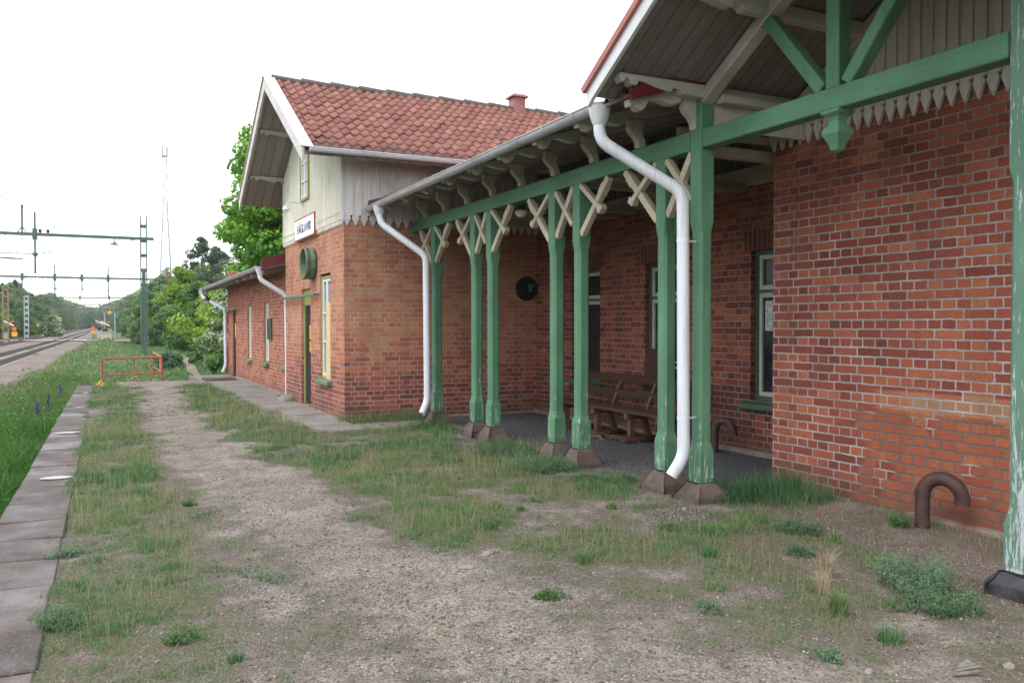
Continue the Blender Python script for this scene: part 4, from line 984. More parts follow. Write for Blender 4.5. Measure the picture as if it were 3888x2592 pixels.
def tufty(n, y0, y1, per, rad):
    """blades gathered in tufts: most of the turf grows in little clumps"""
    x, y = scatter(n//per, -.45, 5.7, y0, y1, lambda x, y: np.clip(gd(x, y)**1.15*(.12+1.25*sst(.36, .64, fbm(x*5.5, y*5.5, 3)))+.07*sst(.47, .60, fbm(x*1.9+31, y*1.9, 3))*(x-ER(y) > .08)*(x < 4.5)*(.6+.8*sst(6,3.5,y)), 0, 1))
    k = rng.integers(per//3, per*2, len(x)); i = np.repeat(np.arange(len(x)), k); tt = rng.random(len(x))
    sp = rad*(.5+1.1*rng.random(len(x)))[i, None]*rng.normal(0, 1, (len(i), 2))
    return x[i]+sp[:, 0], y[i]+sp[:, 1], tt[i]
for y0, y1, rho, hm, w in ((1.6, 4.5, 6400, .032, .0030), (4.5, 7.5, 6400, .039, .0036), (7.5, 12, 4500, .048, .0050), (12, 24.2, 2500, .060, .008)):
    n = int(rho*(y1-y0)*6.0)
    x, y, tt = tufty(n, y0, y1, 14, .022+.002*y0)
    d = np.maximum(gd(x, y), .12); hue = fbm(x*1.3+50, y*1.3, 3)
    dry = sst(.46, .66, fbm(x*.8+7, y*.8+3, 3))+.25*sst(1.5, 3.5, x)*sst(9, 5, y)+.2*(1-d)
    corner = sst(.85, .4, np.hypot((x-5.30)/1.1, (y-5.55)/.8)); edge = sst(.75, .2, np.abs(x-4.35))*sst(5.5, 7, y)
    tint = np.clip(rng.normal(.15, .09, len(x))+.26*tt+.5*(hue-.5)+dry*.20-.3*corner-.25*edge, 0, 1)
    h = hm*(.40+1.0*rng.random(len(x))**1.5)*(.45+.9*d)*(.7+.7*tt)*(1+2.6*corner+.5*edge)
    parts.append(blades(np.stack([x, y, gh(x, y)-.004], 1), h, np.full(len(x), w)*(.7+.6*rng.random(len(x))), rng.beta(2.4, 1.6, len(x))*1.05, tint))
    # flowering stalks
    x, y = scatter(int(n*.055), -.2, 4.7, y0, y1, lambda x, y: gd(x, y)**1.4*sst(.40, .62, fbm(x*1.4+20, y*1.4, 3)))
    parts.append(blades(np.stack([x, y, gh(x, y)], 1), rng.uniform(.07, .19, len(x))*(1+.3*(y > 7)), np.full(len(x), w*.62), rng.uniform(.05, .5, len(x)), rng.uniform(.5, 1, len(x))))
    # dead litter lying flat
    x, y = scatter(int(n*.24), -.2, 5.6, y0, y1, lambda x, y: np.clip(gd(x, y)*.8+.05+.35*sst(2.0, 3.0, x)*sst(6, 5, y)*sst(.42,.6,fbm(x*3+5,y*3,3))+.12*sst(5,4,y), 0, .8)*(x-ER(y) > .03)*(1-sst(4.6,4.8,x)*sst(5.6,5.8,y)))
    p = np.stack([x, y, gh(x, y)+.004], 1); b = blades(p, rng.uniform(.03, .08, len(x)), np.full(len(x), w*.7), np.full(len(x), 1.25), rng.uniform(.72, 1, len(x)))
    b[0].reshape(-1, 5, 3)[:, 2:, 2] = b[0].reshape(-1, 5, 3)[:, :1, 2]+rng.uniform(.003, .016, (len(x), 1)); parts.append(b)
# broad leaved seedlings and rosettes low in the turf
for y0, y1, nn_, s0 in ((1.6, 5, 26000, .0055), (5, 9, 22000, .0075), (9, 16, 16000, .011)):
    x, y = scatter(nn_, -.35, 4.6, y0, y1, lambda x, y: np.clip((.15+gd(x, y))*sst(.50, .64, fbm(x*3.4+70, y*3.4, 4))+.9*(sst(.68, .72, fbm(x*9+3, y*9, 2)))*.25, 0, 1)*(x-ER(y) > .0)*(1-sst(4.5,4.7,x)*sst(5.6,5.8,y)))
    P = np.stack([x, y, gh(x, y)+.004+.022*rng.random(len(x))**2], 1); parts.append(cards(P, rng.normal(0, .45, P.shape)+[0, 0, 1], s0*(.6+.9*rng.random(len(x))), np.clip(.02+.45*fbm(x*4, y*4, 3)+rng.normal(0, .07, len(x)), 0, .55), .55))
# rim along the bay wall and pedestals
x = rng.uniform(3.3, 4.8, 900); y = 12.62+rng.normal(0, .07, 900); parts.append(blades(np.stack([x, y, gh(x, y)], 1), rng.uniform(.06, .22, 900), np.full(900, .007), rng.uniform(.1, .6, 900), rng.uniform(.1, .8, 900)))
x = rng.uniform(4.9, 5.68, 1500); y = rng.uniform(3.0, 5.2, 1500); k = rng.random(1500) < .2+.8*sst(5.3, 5.6, x); x, y = x[k], y[k]
parts.append(blades(np.stack([x, y, gh(x, y)], 1), rng.uniform(.02, .10, len(x)), np.full(len(x), .0035), rng.uniform(.1, .8, len(x)), np.clip(rng.normal(.6, .25, len(x)), 0, 1)))
V, N, L, A = cat(parts); o = np_mesh('platform_grass', V, N, L, M['blade'], A); tag(o, kind='stuff')
# lush verge below the platform edge
parts = []
for y0, y1, n, w in ((2, 9, 15000, .010), (9, 17, 20000, .013), (17, 34, 26000, .020)):
    y = rng.uniform(y0, y1, n); x = EL(y)-.06-np.abs(rng.normal(0, .75, n))**1.15-rng.random(n)*1.2*(rng.random(n) < .45); q = fbm(x*1.2, y*1.2, 3)
    k = rng.random(n) < .35+.9*q; x, y, q = x[k], y[k], q[k]
    h = rng.uniform(.22, .54, len(x))*(.55+.9*q)*(1-.35*sst(-1.2, -3, x)); parts.append(blades(np.stack([x, y, th(x, y)], 1), h, np.full(len(x), w)*(.6+.9*rng.random(len(x))), rng.beta(2, 2, len(x)), np.clip(rng.normal(.36, .17, len(x))+.32*sst(-.9, -2.4, x-EL(y))*(.4+1.2*q)+.25*sst(16, 24, y), 0, 1)))
n = 16000; y = 3+31*rng.random(n)**.9; x = EL(y)-.1-3.2*rng.random(n); q = fbm(x*1.5+33, y*1.1, 4); k = q > .5; x, y, q = x[k], y[k], q[k]
P = np.stack([x, y, th(x, y)+(.12+1.3*(q-.5)*2.2)*rng.random(len(x))**.6], 1); parts.append(cards(P, rng.normal(0, .6, P.shape)+[0, 0, .9], (.014+.0011*y)*(.6+.8*rng.random(len(x))), np.clip(.1+.7*fbm(x*.9+8, y*.7, 3)+rng.normal(0, .14, len(x)), 0, 1), .45))
V, N, L, A = cat(parts); o = np_mesh('verge_grass', V, N, L, M['lush'], A); tag(o, kind='stuff')
# rough growth between the platform end and the tracks
parts = []
x = rng.uniform(-4.5, 9.5, 70000); y = 24.8+95*rng.random(70000)**1.7; q = fbm(x*.35+5, y*.25, 4)
k = (x-xc(y) > 2.6+.9*q) & (rng.random(len(x)) < .25+1.1*q) & ~((np.abs(x-np.interp(y, [p[1] for p in pp], [p[0] for p in pp])) < .2) & (y < 57)) & ~((x > 2.9) & (y < 27.5)) & (np.abs(y-118.8) > 2.6)
x, y, q = x[k], y[k], q[k]; s = .7+.018*y
right = sst(1.5, 3.5, x); t = np.clip(rng.normal(.30, .17, len(x))+.42*(sst(.40, .66, fbm(x*.5+60, y*.25, 4)))*(1-right)-.08*right, 0, 1)
V, N, L, A = blades(np.stack([x, y, th(x, y)-.02], 1), rng.uniform(.12, .42, len(x))*(.5+q)*(.5+.5*(1-right)+.12), .016*s*(.7+.8*rng.random(len(x))), rng.beta(2, 2, len(x)), t)
rough = [(V, N, L, A)]
# broad leaved weeds among it
n = 42000; x = rng.uniform(-4.5, 9.5, n); y = 24.6+90*rng.random(n)**1.8; q = fbm(x*.8+15, y*.6, 4)
k = (x-xc(y) > 3+.9*q) & (q > .46) & ~((np.abs(x-np.interp(y, [p[1] for p in pp], [p[0] for p in pp])) < .5) & (y < 57)) & ~((x > 2.9) & (y < 27.5)) & (np.abs(y-118.8) > 2.6)
x, y, q = x[k], y[k], q[k]; P = np.stack([x, y, th(x, y)+(.02+.9*(q-.46)*3*(.25+.75*(x < 2)))*rng.random(len(x))**.7], 1)
rough.append(cards(P, rng.normal(0, .7, P.shape)+[0, 0, .8], (.022+.0011*y)*(.6+.8*rng.random(len(x))), np.clip(.12+.7*fbm(x*.6+80, y*.4, 3)+rng.normal(0, .12, len(x)), 0, .82), .5))
V, N, L, A = cat(rough); o = np_mesh('rough_grass', V, N, L, M['blade'], A); tag(o, kind='stuff')
# pebbles
n = 34000; x, y = scatter(n*3, -.2, 5.2, 1.8, 11, lambda x, y: (1-gd(x, y))**2*sst(11, 2, y)*(x-ER(y) > .05)*(.25+.9*fbm(x*2,y*2,4))); n = len(x)
base = np.array([(1,0,0),(-1,0,0),(0,1,0),(0,-1,0),(0,0,1),(0,0,-1)], float)
r = np.minimum(rng.gamma(2, .0020, n)+.0022, .011); q = base[None]*(.6+.7*rng.random((n, 6, 1)))*r[:, None, None]*np.array([1.2, 1, .7])
a = rng.random(n)*6.3; ca, sa = np.cos(a)[:, None], np.sin(a)[:, None]
V = np.stack([q[..., 0]*ca-q[..., 1]*sa, q[..., 0]*sa+q[..., 1]*ca, q[..., 2]], -1)+np.stack([x, y, gh(x, y)+r*.3], 1)[:, None]
fi = np.array([(0,2,4),(2,1,4),(1,3,4),(3,0,4),(2,0,5),(1,2,5),(3,1,5),(0,3,5)])
L = (np.arange(n)[:, None, None]*6+fi[None]).ravel()
t = NT('pebbles'); t.set(col=t.ramp(t.attr('tint'), [(0, (.08,.07,.065)), (.4, (.19,.155,.14)), (.8, (.28,.235,.215)), (.993, (.34,.30,.28)), (1, (.55,.53,.51))]), rough=.85); M['pebble'] = t.m
o = np_mesh('gravel', V.reshape(-1, 3), np.full(n*8, 3), L, M['pebble'], {'tint': np.repeat(rng.random(n), 6)}); tag(o, kind='stuff')
# dead leaves under the bench
n = 260; c = rng.normal(0, 1, (n, 2))*[.10, .22]+[5.98, 9.35]; V = []; 
for (a, b) in c:
    z = .015+random.random()*.05*math.exp(-((a-5.98)/.12)**2); d = rng.normal(0, 1, (4, 3))*[.02, .02, .008]; V += [(a+d[i][0], b+d[i][1], z+abs(d[i][2])) for i in range(4)]
o = np_mesh('dry_leaves', np.array(V), np.full(n, 4), np.arange(4*n), dull('dry_leaf', (.22,.15,.09), .8, .5, 30)); tag(o, kind='stuff')

# ------------------------------------------------------------------ single plants and stones on the platform
M['weed'] = leafmat('grey_green_weed', (.06,.125,.065), (.17,.27,.16), .25)
M['weed_dark'] = leafmat('dark_green_weed', (.035,.10,.03), (.09,.21,.06), .25)
def weed(name, label, x, y, r, h, n, mat, group=None, cat_='weed', z=None):
    """many leaning stems set with small leaves, so the outline stays ragged"""
    z = float(gh(np.array(x), np.array(y))) if z is None else z
    per = 20; ns = max(5, int(n*1.3)//per); az = rng.random(ns)*6.283; ph = rng.random()*6
    shp = .62+.30*np.sin(az*2+ph)+.22*np.sin(az*5+ph*3); rr = r*np.sqrt(rng.random(ns))*np.clip(shp, .5, 1.2)
    hs_ = h*(.35+.85*rng.random(ns))*(1-.55*(rr/r)**2); le = .25+.7*rr/r*rng.random(ns)
    u = np.sort(rng.random((ns, per))**.7, axis=1)
    dx = np.cos(az+rng.normal(0, .6, ns)); dy = np.sin(az+rng.normal(0, .6, ns))
    jit = np.clip(rng.normal(0, 1, (ns, per, 3)), -1.5, 1.5)*np.array([.010, .010, .006])
    P = np.stack([(x+rr*np.cos(az))[:, None]+(le*hs_*dx)[:, None]*u**1.4, (y+rr*np.sin(az))[:, None]+(le*hs_*dy)[:, None]*u**1.4, z+hs_[:, None]*u], -1)+jit
    P = P.reshape(-1, 3); m_ = len(P); N = rng.normal(0, .8, (m_, 3))+np.array([0, 0, .7])
    tint = np.clip(.12+.75*u.ravel()+rng.normal(0, .14, m_)+np.repeat(rng.normal(0, .1, ns), per), 0, 1)
    V, nn, L, A = cards(P, N, (.0055+.0075*rng.random(m_))*(1.1-.4*u.ravel()), tint, .36)
    k = max(8, n//30); a2 = rng.random(k)*6.28; q2 = .8*r*rng.random(k); q = blades(np.stack([x+q2*np.cos(a2), y+q2*np.sin(a2), np.full(k, z)], 1), h*rng.uniform(.4, 1.1, k), np.full(k, .0035), rng.random(k), rng.random(k)*.6)
    V, nn, L, A = cat([(V, nn, L, A), q]); o = np_mesh(name, V, nn, L, M[mat], A, loc=(x, y, z)); return tag(o, label, cat_, group)
weed('weed_clump', 'large bushy blue green weed clump before the tarred corner pedestal', 4.22, 3.30, .33, .17, 5200, 'weed')
weed('weed_clump', 'sprawling grey green weed at the right edge in front of the big clump', 3.98, 2.98, .28, .13, 3200, 'weed')
weed('weed_clump', 'round grey green weed clump between the path and the near brick wall', 4.54, 4.52, .20, .11, 2200, 'weed')
weed('weed_clump', 'low grey green weed just in front of the round clump near the brick wall', 4.12, 4.05, .16, .08, 1300, 'weed')
weed('weed_clump', 'dark green leafy weed at the foot of the near rusty vent pipe', 5.36, 4.33, .11, .13, 700, 'weed_dark')
weed('weed_clump', 'bright green tuft alone on the bare gravel path', 2.24, 4.05, .11, .05, 600, 'weed_dark')
weed('weed_clump', 'bushy blue green weed before the middle pair of posts', 4.10, 8.75, .32, .20, 3400, 'weed')
weed('weed_clump', 'long low weed in front of the second post pair from the near corner', 4.06, 7.60, .42, .20, 4200, 'weed')
weed('weed_clump', 'fresh green weed around the pedestal of the farthest post', 4.35, 11.5, .36, .20, 1800, 'weed_dark')
weed('weed_clump', 'grey green weed on the inner edge of the coping slabs nearest the camera', -.17, 4.75, .17, .10, 1500, 'weed')
weed('weed_clump', 'grey green weed lying across the slab joint further along the edge', -.18, 6.2, .14, .07, 900, 'weed')
weed('weed_clump', 'small dark weed at the foot of the post nearest the downpipe outlet', 4.0, 6.5, .16, .10, 900, 'weed_dark')
for i, (x, y) in enumerate([(.36,4.25),(.9,5.1),(2.9,3.5),(2.6,5.6),(3.3,6.3),(2.95,2.75),(.7,7.5),(2.2,9.3),(3.1,10.6),(3.75,5.0)]):
    weed('weed_tuft', 'small low weed tuft scattered in the gravel of the platform', x, y, .08+.10*random.random(), .03+.03*random.random(), 480, 'weed' if i % 3 else 'weed_dark', 'small weed tufts in the gravel')
def tuft(label, x, y, n, h, tint):
    z = float(gh(np.array(x), np.array(y))); p = rng.normal(0, .02, (n, 2))
    V, nn, L, A = blades(np.stack([x+p[:, 0], y+p[:, 1], np.full(n, z)], 1), rng.uniform(.5, 1, n)*h, np.full(n, .0042), rng.uniform(.3, .98, n), np.clip(rng.normal(tint, .08, n), 0, 1))
    o = np_mesh('grass_tuft', V, nn, L, M['blade'], A, loc=(x, y, z)); return tag(o, label, 'grass tuft')
tuft('dry straw coloured grass tuft before the big weed clump', 3.86, 3.62, 90, .24, 1.0)
tuft('second dry pale grass tuft nearer the camera than the first', 3.62, 3.42, 80, .17, .98)
tuft('wide green grass tuft right of the bare path in the foreground', 3.42, 3.12, 260, .17, .45)
tuft('tall yellow green grass tuft against the near brick wall', 4.55, 4.18, 90, .13, .5)
for i in range(10):
    x_, y_ = [(3.15,3.75),(3.55,4.3),(2.75,4.55),(3.9,4.75),(2.3,5.4),(3.3,5.2),(3.05,6.0),(.55,3.9),(3.35,2.75),(3.75,5.75)][i]; n = 70+int(130*random.random())
    z = float(gh(np.array(x_), np.array(y_))); p = np.clip(rng.normal(0, 1, (n, 2)), -1.5, 1.5)*(.018+.018*random.random())
    V, nn, L, A = blades(np.stack([x_+p[:, 0], y_+p[:, 1], np.full(n, z)], 1), rng.uniform(.35, 1, n)*random.uniform(.05, .11), np.full(n, .0036), rng.uniform(.2, .98, n), np.clip(rng.normal(random.uniform(.12, .42), .1, n), 0, 1))
    tag(np_mesh('grass_tuft', V, nn, L, M['blade'], A, loc=(x_, y_, z)), 'small green grass tuft standing in the thin turf of the platform', 'grass tuft', 'small grass tufts on the platform')
def stone(label, x, y, r, flat_=.55, mat='stone', name='stone', cat_='stone'):
    b = bmesh.new(); bmesh.ops.create_icosphere(b, subdivisions=2, radius=1); z = float(gh(np.array(x), np.array(y)))
    for v in b.verts:
        d = 1+.28*(random.random()-.5); v.co = Vector((v.co.x*r[0]*d, v.co.y*r[1]*d, v.co.z*r[2]*d))
    me = bpy.data.meshes.new(name); b.to_mesh(me); b.free(); me.polygons.foreach_set('use_smooth', [True]*len(me.polygons)); me.materials.append(M[mat])
    o = bpy.data.objects.new(name, me); COL.objects.link(o); o.location = (x, y, z+r[2]*.35); o.rotation_euler[2] = random.random()*6; return tag(o, label, cat_)
stone('pale pinkish stone at the right edge beside the grey driftwood', 3.58, 2.32, (.032,.024,.02)); stone('small tan stone in the foreground gravel at the right', 2.98, 2.55, (.028,.018,.015))
stone('flat pink stone half sunk in the middle of the gravel', 2.05, 4.78, (.06,.035,.014)); stone('flat grey stone beside the pink one in the gravel', 2.30, 5.0, (.07,.03,.013))
stone('small round pinkish stone under the downpipe outlet', 4.25, 5.45, (.022,.02,.018)); stone('rounded guard stone at the corner of the far door', 3.36, 16.6, (.16,.22,.12)); 
stone('flat doorstep stone before the dark plank door', 3.22, 15.45, (.2,.55,.05))
m = MB()
for i in range(6): a = random.uniform(-1, 1); e_ = random.uniform(-1, 1); m.bar((3.28+i*.022+.02*e_, 2.36+i*.013+.01*a, .008+.004*random.random()), (3.40+i*.018+.04*a, 2.335+i*.016+.02*e_, .012+.004*random.random()), random.uniform(.008,.022), random.uniform(.006,.014))
m.build('driftwood', M['deadwood'], None, (3.36,2.4,0), bevel=.004, label='split piece of grey weathered wood lying in the dirt at the lower right', cat='wood')
MB().tube([(1.95,5.55,.012),(2.08,5.66,.014),(2.26,5.72,.012)], [.006,.008,.004], 6).build('twig', M['bark'], None, (2.1,5.65,.01), label='thin dark twig lying on the gravel path', cat='twig')
# lupins and a yellow flower on the verge
M['lupin'] = flat('lupin_blue', (.10,.085,.30), .7); M['yellowf'] = flat('yellow_petal', (.75,.52,.02), .7)
def lupin(x, y, h, label):
    z = -.6; t_ = thing('lupin', label, 'flower', (x, y, z)); n = 260
    az = rng.random(n)*6.28; rr = .16*np.sqrt(rng.random(n)); P = np.stack([x+rr*np.cos(az), y+rr*np.sin(az), z+h*.55*rng.random(n)], 1)
    V, nn, L, A = cards(P, rng.normal(0, .6, (n, 3))+[0, 0, 1], np.full(n, .035), rng.random(n), .35); np_mesh('leaves', V, nn, L, M['lush'], A, t_)
    n = 120; u = rng.random(n); az = rng.random(n)*6.28; rr = .028*(1-.7*u); P = np.stack([x+rr*np.cos(az), y+rr*np.sin(az), z+h*(.68+.36*u)], 1)
    V, nn, L, A = cards(P, rng.normal(0, 1, (n, 3)), np.full(n, .016), u, .8); np_mesh('flower_spike', V, nn, L, M['lupin'], A, t_)
    MB().tube([(x,y,z),(x,y,z+h)], .006, 6).build('stem', M['weed_dark'], t_)
lupin(-.80, 18.3, .78, 'blue lupin nearest the slabs with a tall flower spike'); lupin(-.98, 18.1, .64, 'shorter blue lupin left of the tall one by the slabs'); lupin(-.72, 22.0, .70, 'distant blue lupin by the far end of the slab edge')
yf = thing('yellow_flower', 'small yellow flower by the far end of the coping slabs', 'flower', (.12,21.6,0))
MB().tube([(.12,21.6,0),(.12,21.6,.16)], .005, 5).build('stem', M['weed_dark'], yf)
n = 40; V, nn, L, A = cards(np.stack([.12+rng.normal(0,.04,n), 21.6+rng.normal(0,.04,n), .16+rng.normal(0,.03,n)], 1), rng.normal(0,1,(n,3)), np.full(n,.02), rng.random(n), .8); np_mesh('petals', V, nn, L, M['yellowf'], A, yf)
# red railing at the platform end
rl = thing('railing', 'rust red pipe railing closing off the end of the platform', 'railing', (.9,25,-.1))
rt = .028
for x, y in ((.17,25.0),(1.65,25.0)): MB().tube([(x,y,-.5),(x,y,.60)], rt, 10).build('rail_post', M['rust_rail'], rl)
MB().tube([(.95,25,-.5),(.95,25,.59)], .016, 8).build('rail_post', M['rust_rail'], rl); MB().tube([(1.65,28.8,-.5),(1.65,28.8,.60)], rt, 10).build('rail_post', M['rust_rail'], rl)
MB().tube([(.17,25,.60),(1.65,25,.63)], .024, 10).build('top_rail', M['rust_rail'], rl); MB().tube([(.17,25,.17),(1.65,25,.20)], .018, 10).build('lower_rail', M['rust_rail'], rl)
MB().tube([(1.65,25,.63),(1.65,28.8,.63)], .024, 10).build('top_rail', M['rust_rail'], rl); MB().tube([(1.65,25,.20),(1.65,28.8,.20)], .018, 10).build('lower_rail', M['rust_rail'], rl)
MB().box(1.64, 1.66, 25.03, 25.9, .22, .60).build('infill_panel', M['rust_rail'], rl)
# ------------------------------------------------------------------ trees
M['leaf_maple'] = leafmat('maple_leaf', (.075,.21,.025), (.20,.42,.055), .35)
M['leaf_mid'] = leafmat('leaf_mid_green', (.065,.155,.042), (.15,.285,.075), .3)
M['leaf_fresh'] = leafmat('leaf_fresh_green', (.14,.25,.04), (.30,.43,.08), .35)
M['leaf_dark'] = leafmat('needle_dark', (.030,.070,.038), (.075,.14,.065), .15)
M['leaf_far'] = leafmat('leaf_far_green', (.07,.145,.058), (.165,.275,.10), .3)
def blossom():
    t = NT('bird_cherry_leaf'); f = t.attr('tint'); c = t.ramp(f, [(0, (.06,.15,.03)), (.35, (.13,.26,.06)), (.62, (.20,.32,.10)), (.72, (.62,.66,.52)), (1, (.78,.80,.70))]); t.set(col=c, rough=.6); 
    tr = t.n.new('ShaderNodeBsdfTranslucent'); t.l(c, tr.inputs[0]); mx = t.n.new('ShaderNodeMixShader'); mx.inputs[0].default_value = .3
    t.l(t.b.outputs[0], mx.inputs[1]); t.l(tr.outputs[0], mx.inputs[2]); t.l(mx.outputs[0], t.out.inputs[0]); return t.m
M['leaf_blossom'] = blossom()
def lump_crown(H, R, base, nl, n, leaf, squash=.8, lr=(.22, .4), asp=.55, sparse=0, tintj=.2):
    """leaf cards gathered in lumps through an egg-shaped crown"""
    lz = rng.random(nl); prof = np.sin(np.pi*np.clip(lz*.86+.12, 0, 1))**.8
    az = rng.random(nl)*6.283; rr = R*prof*np.sqrt(rng.random(nl))*.85
    C = np.stack([rr*np.cos(az), rr*np.sin(az), base+(H-base)*lz*.92], 1); q = R*rng.uniform(*lr, nl)*(.6+.5*prof)
    i = rng.integers(0, nl, n); d = rng.normal(0, 1, (n, 3)); d /= np.linalg.norm(d, axis=1, keepdims=True)
    rad = q[i]*(.72+.34*rng.random(n)); P = C[i]+d*rad[:, None]*np.array([1, 1, squash])
    N = d*.8+np.array([0, 0, .5])+rng.normal(0, .55, (n, 3)); lt = rng.normal(0, .16, nl)
    t = np.clip(.45+lt[i]+.25*d[:, 2]+rng.normal(0, tintj, n), 0, 1)
    return cards(P, N, leaf*(.7+.6*rng.random(n)), t, asp), C, q
def conifer(H, R, base, n, leaf):
    u = rng.random(n)**.8; z = base+(H-base)*u; tier = .75+.25*np.sin(z*9.5/H*6.28)
    r = R*(1-u)**.85*tier*(.45+.55*np.sqrt(rng.random(n))); az = rng.random(n)*6.283+np.floor(u*22)*.7
    k = np.cos(az*5+np.floor(u*20))*.16+1
    P = np.stack([r*k*np.cos(az), r*k*np.sin(az), z-.18*r], 1); N = np.stack([np.cos(az)*.4, np.sin(az)*.4, np.ones(n)], 1)+rng.normal(0, .4, (n, 3))
    return cards(P, N, leaf*(.6+.7*rng.random(n)), np.clip(.4+.3*(r/R/(1.001-u))+rng.normal(0, .2, n)-.2, 0, 1), .4)
def limb_mesh(H, base, R, C, nb, r0):
    m = MB(); m.tube([(0,0,-.6),(.02*H*.1,0,base*.5),(0,.01*H,base),(0,0,H*.62),(.01*H,0,H*.86)], [r0*1.25,r0,r0*.85,r0*.45,r0*.12], 10)
    for k in range(nb):
        c = C[k % len(C)]; z = min(max(base*.75, c[2]*.55), H*.7)
        m.tube([(0,0,z),(c[0]*.45,c[1]*.45,z+(c[2]-z)*.35),(c[0]*.95,c[1]*.95,c[2])], [r0*.42,r0*.25,r0*.06], 6)
    return m
def tree(name, label, cat_, group, kind, H, R, base, x, y, z, mat, n, leaf, nl=26, r0=.14, nb=10, **kw):
    t_ = thing(name, label, cat_, (0,0,0), group)
    if kind == 'conifer': c = conifer(H, R, base, n, leaf); C = []; nb = 0
    else: c, C, q = lump_crown(H, R, base, nl, n, leaf, **kw)
    limb_mesh(H, base, R, C, nb, r0).build('trunk', M['bark'], t_); np_mesh('crown', c[0], c[1], c[2], M[mat], c[3], t_); t_.location = (x, y, z); return t_
def T(x, y): return float(th(np.array(x), np.array(y)))
CYAW = R(26.353)
def at(px, y):                       # x of a sight line over world distance y, used only to space the wood out
    return y*math.tan(CYAW+math.atan((px-1944)/3200))
# the big maple and the bushes behind the annex
tree('maple_tree', 'large bright green maple rising behind the annex roof', 'tree', None, 'broad', 11.0, 3.35, 2.0, 7.15, 33.5, -.2, 'leaf_maple', 70000, .088, 170, .26, 30, squash=.6, lr=(.13,.26), asp=.75)
tree('bird_cherry', 'white blossoming bird cherry beside the annex end', 'tree', None, 'broad', 4.9, 1.5, .2, 5.5, 34, -.2, 'leaf_blossom', 8000, .075, 30, .08, 12, tintj=.34)
tree('bird_cherry', 'lower white flecked cherry bush left of the taller blossoming one', 'tree', None, 'broad', 3.2, 1.25, .0, 4.9, 36.5, -.2, 'leaf_blossom', 6000, .075, 26, .06, 10, tintj=.28)
def shrub(label, px, y, H, R, mat, n=4200, leaf=.10): return tree('bush', label, 'bush', None, 'broad', H, R, .0, at(px, y), y, T(at(px, y), y)-.1, mat, n, leaf, 26, .05, 8)
shrub('low rounded green bush beside the worn footpath', 778, 41, 1.1, .8, 'leaf_mid'); shrub('dark low bush at the corner behind the annex', 850, 33, 1.0, .6, 'leaf_mid')
shrub('mid green bush behind the low rounded one', 745, 52, 2.9, 1.6, 'leaf_mid'); shrub('fresh yellow green bush behind the blossoming cherries', 800, 50, 4.2, 1.9, 'leaf_fresh', 5200)
shrub('tall leafy bush between the yellow birch and the cherries', 750, 62, 5.4, 2.2, 'leaf_mid', 5200, .13)
shrub('low dark green bush in the rough grass beyond the railing', 640, 40, .7, .9, 'leaf_dark', 1800, .07)
tree('birch_tree', 'slender yellow green young birch right of the masts', 'tree', None, 'broad', 7.0, 1.7, 1.2, at(690, 70), 70, T(at(690, 70), 70), 'leaf_fresh', 5200, .13, 34, .09, 14, lr=(.24,.4))
tree('birch_tree', 'second yellow green birch close behind the first', 'tree', None, 'broad', 6.0, 1.5, .8, at(715, 78), 78, T(at(715, 78), 78), 'leaf_fresh', 3600, .14, 28, .09, 10)
tree('pine_tree', 'dark pine with a ragged top above the right hand wood', 'tree', None, 'broad', 15.5, 2.6, 8.5, at(765, 118), 118, T(at(765, 118), 118)-2, 'leaf_dark', 5000, .16, 40, .2, 16, squash=.7, lr=(.16,.32))
tree('pine_tree', 'dark pine just left of the maple over the bushes', 'tree', None, 'broad', 14.0, 2.8, 7, at(818, 112), 112, T(at(818, 112), 112)-2, 'leaf_dark', 5000, .16, 40, .2, 16, squash=.7, lr=(.16,.32))
# the woods: prototypes first, then copies
GL, GR = 'trees of the wood left of the railway', 'trees of the wood right of the railway'
LAB = {('L','a'): 'mid green leafy tree in the wood left of the railway', ('L','b'): 'dark spruce in the wood left of the railway', ('L','c'): 'pale fresh green tree in the wood left of the railway',
       ('R','a'): 'mid green leafy tree in the wood right of the railway', ('R','b'): 'dark spruce in the wood right of the railway', ('R','c'): 'pale fresh green tree in the wood right of the railway'}
proto = {'a': tree('leafy_tree', 'x', 'tree', GL, 'broad', 10, 3.4, .6, 0, 0, 0, 'leaf_far', 5200, .26, 40, .2, 14, lr=(.22,.4)),
         'd': tree('leafy_tree', 'x', 'tree', GL, 'broad', 10, 2.8, .4, 0, 0, 0, 'leaf_mid', 5200, .26, 36, .2, 14, lr=(.22,.42)),
         'b': tree('spruce_tree', 'x', 'tree', GL, 'conifer', 10, 2.1, .6, 0, 0, 0, 'leaf_dark', 4200, .34),
         'c': tree('leafy_tree', 'x', 'tree', GL, 'broad', 10, 3.0, .5, 0, 0, 0, 'leaf_fresh', 4600, .26, 34, .2, 14)}
used = set()
def put(k, x, y, h, side):
    p = proto[k]
    if k in used: p = copy_tree(p)
    else: used.add(k)
    z = T(x, y); s = h/10; p.location = (x, y, z-.2); p.scale = (s*random.uniform(.95, 1.25), s*random.uniform(.95, 1.25), s); p.rotation_euler = (0, 0, random.random()*6.28)
    p['label'] = LAB[(side, 'a' if k == 'd' else k)]; p['group'] = GL if side == 'L' else GR
SKL = ([-300,0,60,100,200,250,290,330,360,400], [1075,1098,1088,1122,1128,1148,1164,1172,1176,1168])
SKR = ([380,420,460,500,540,600,640,700,760,900], [1168,1156,1146,1128,1106,1066,1030,1024,1004,1000])
def top(px, y, sk): return 1.5+(1231-np.interp(px, *sk))/3200*y*1.06
random.seed(23)
def ymin(px, gap):
    """nearest distance at which a sight line has left the railway's clearing"""
    y = 60.0
    while y < 900:
        d = at(px, y)-float(xc(y))
        if (gap < 0 and d < gap) or (gap > 0 and d > gap): return y
        y += 4
    return None
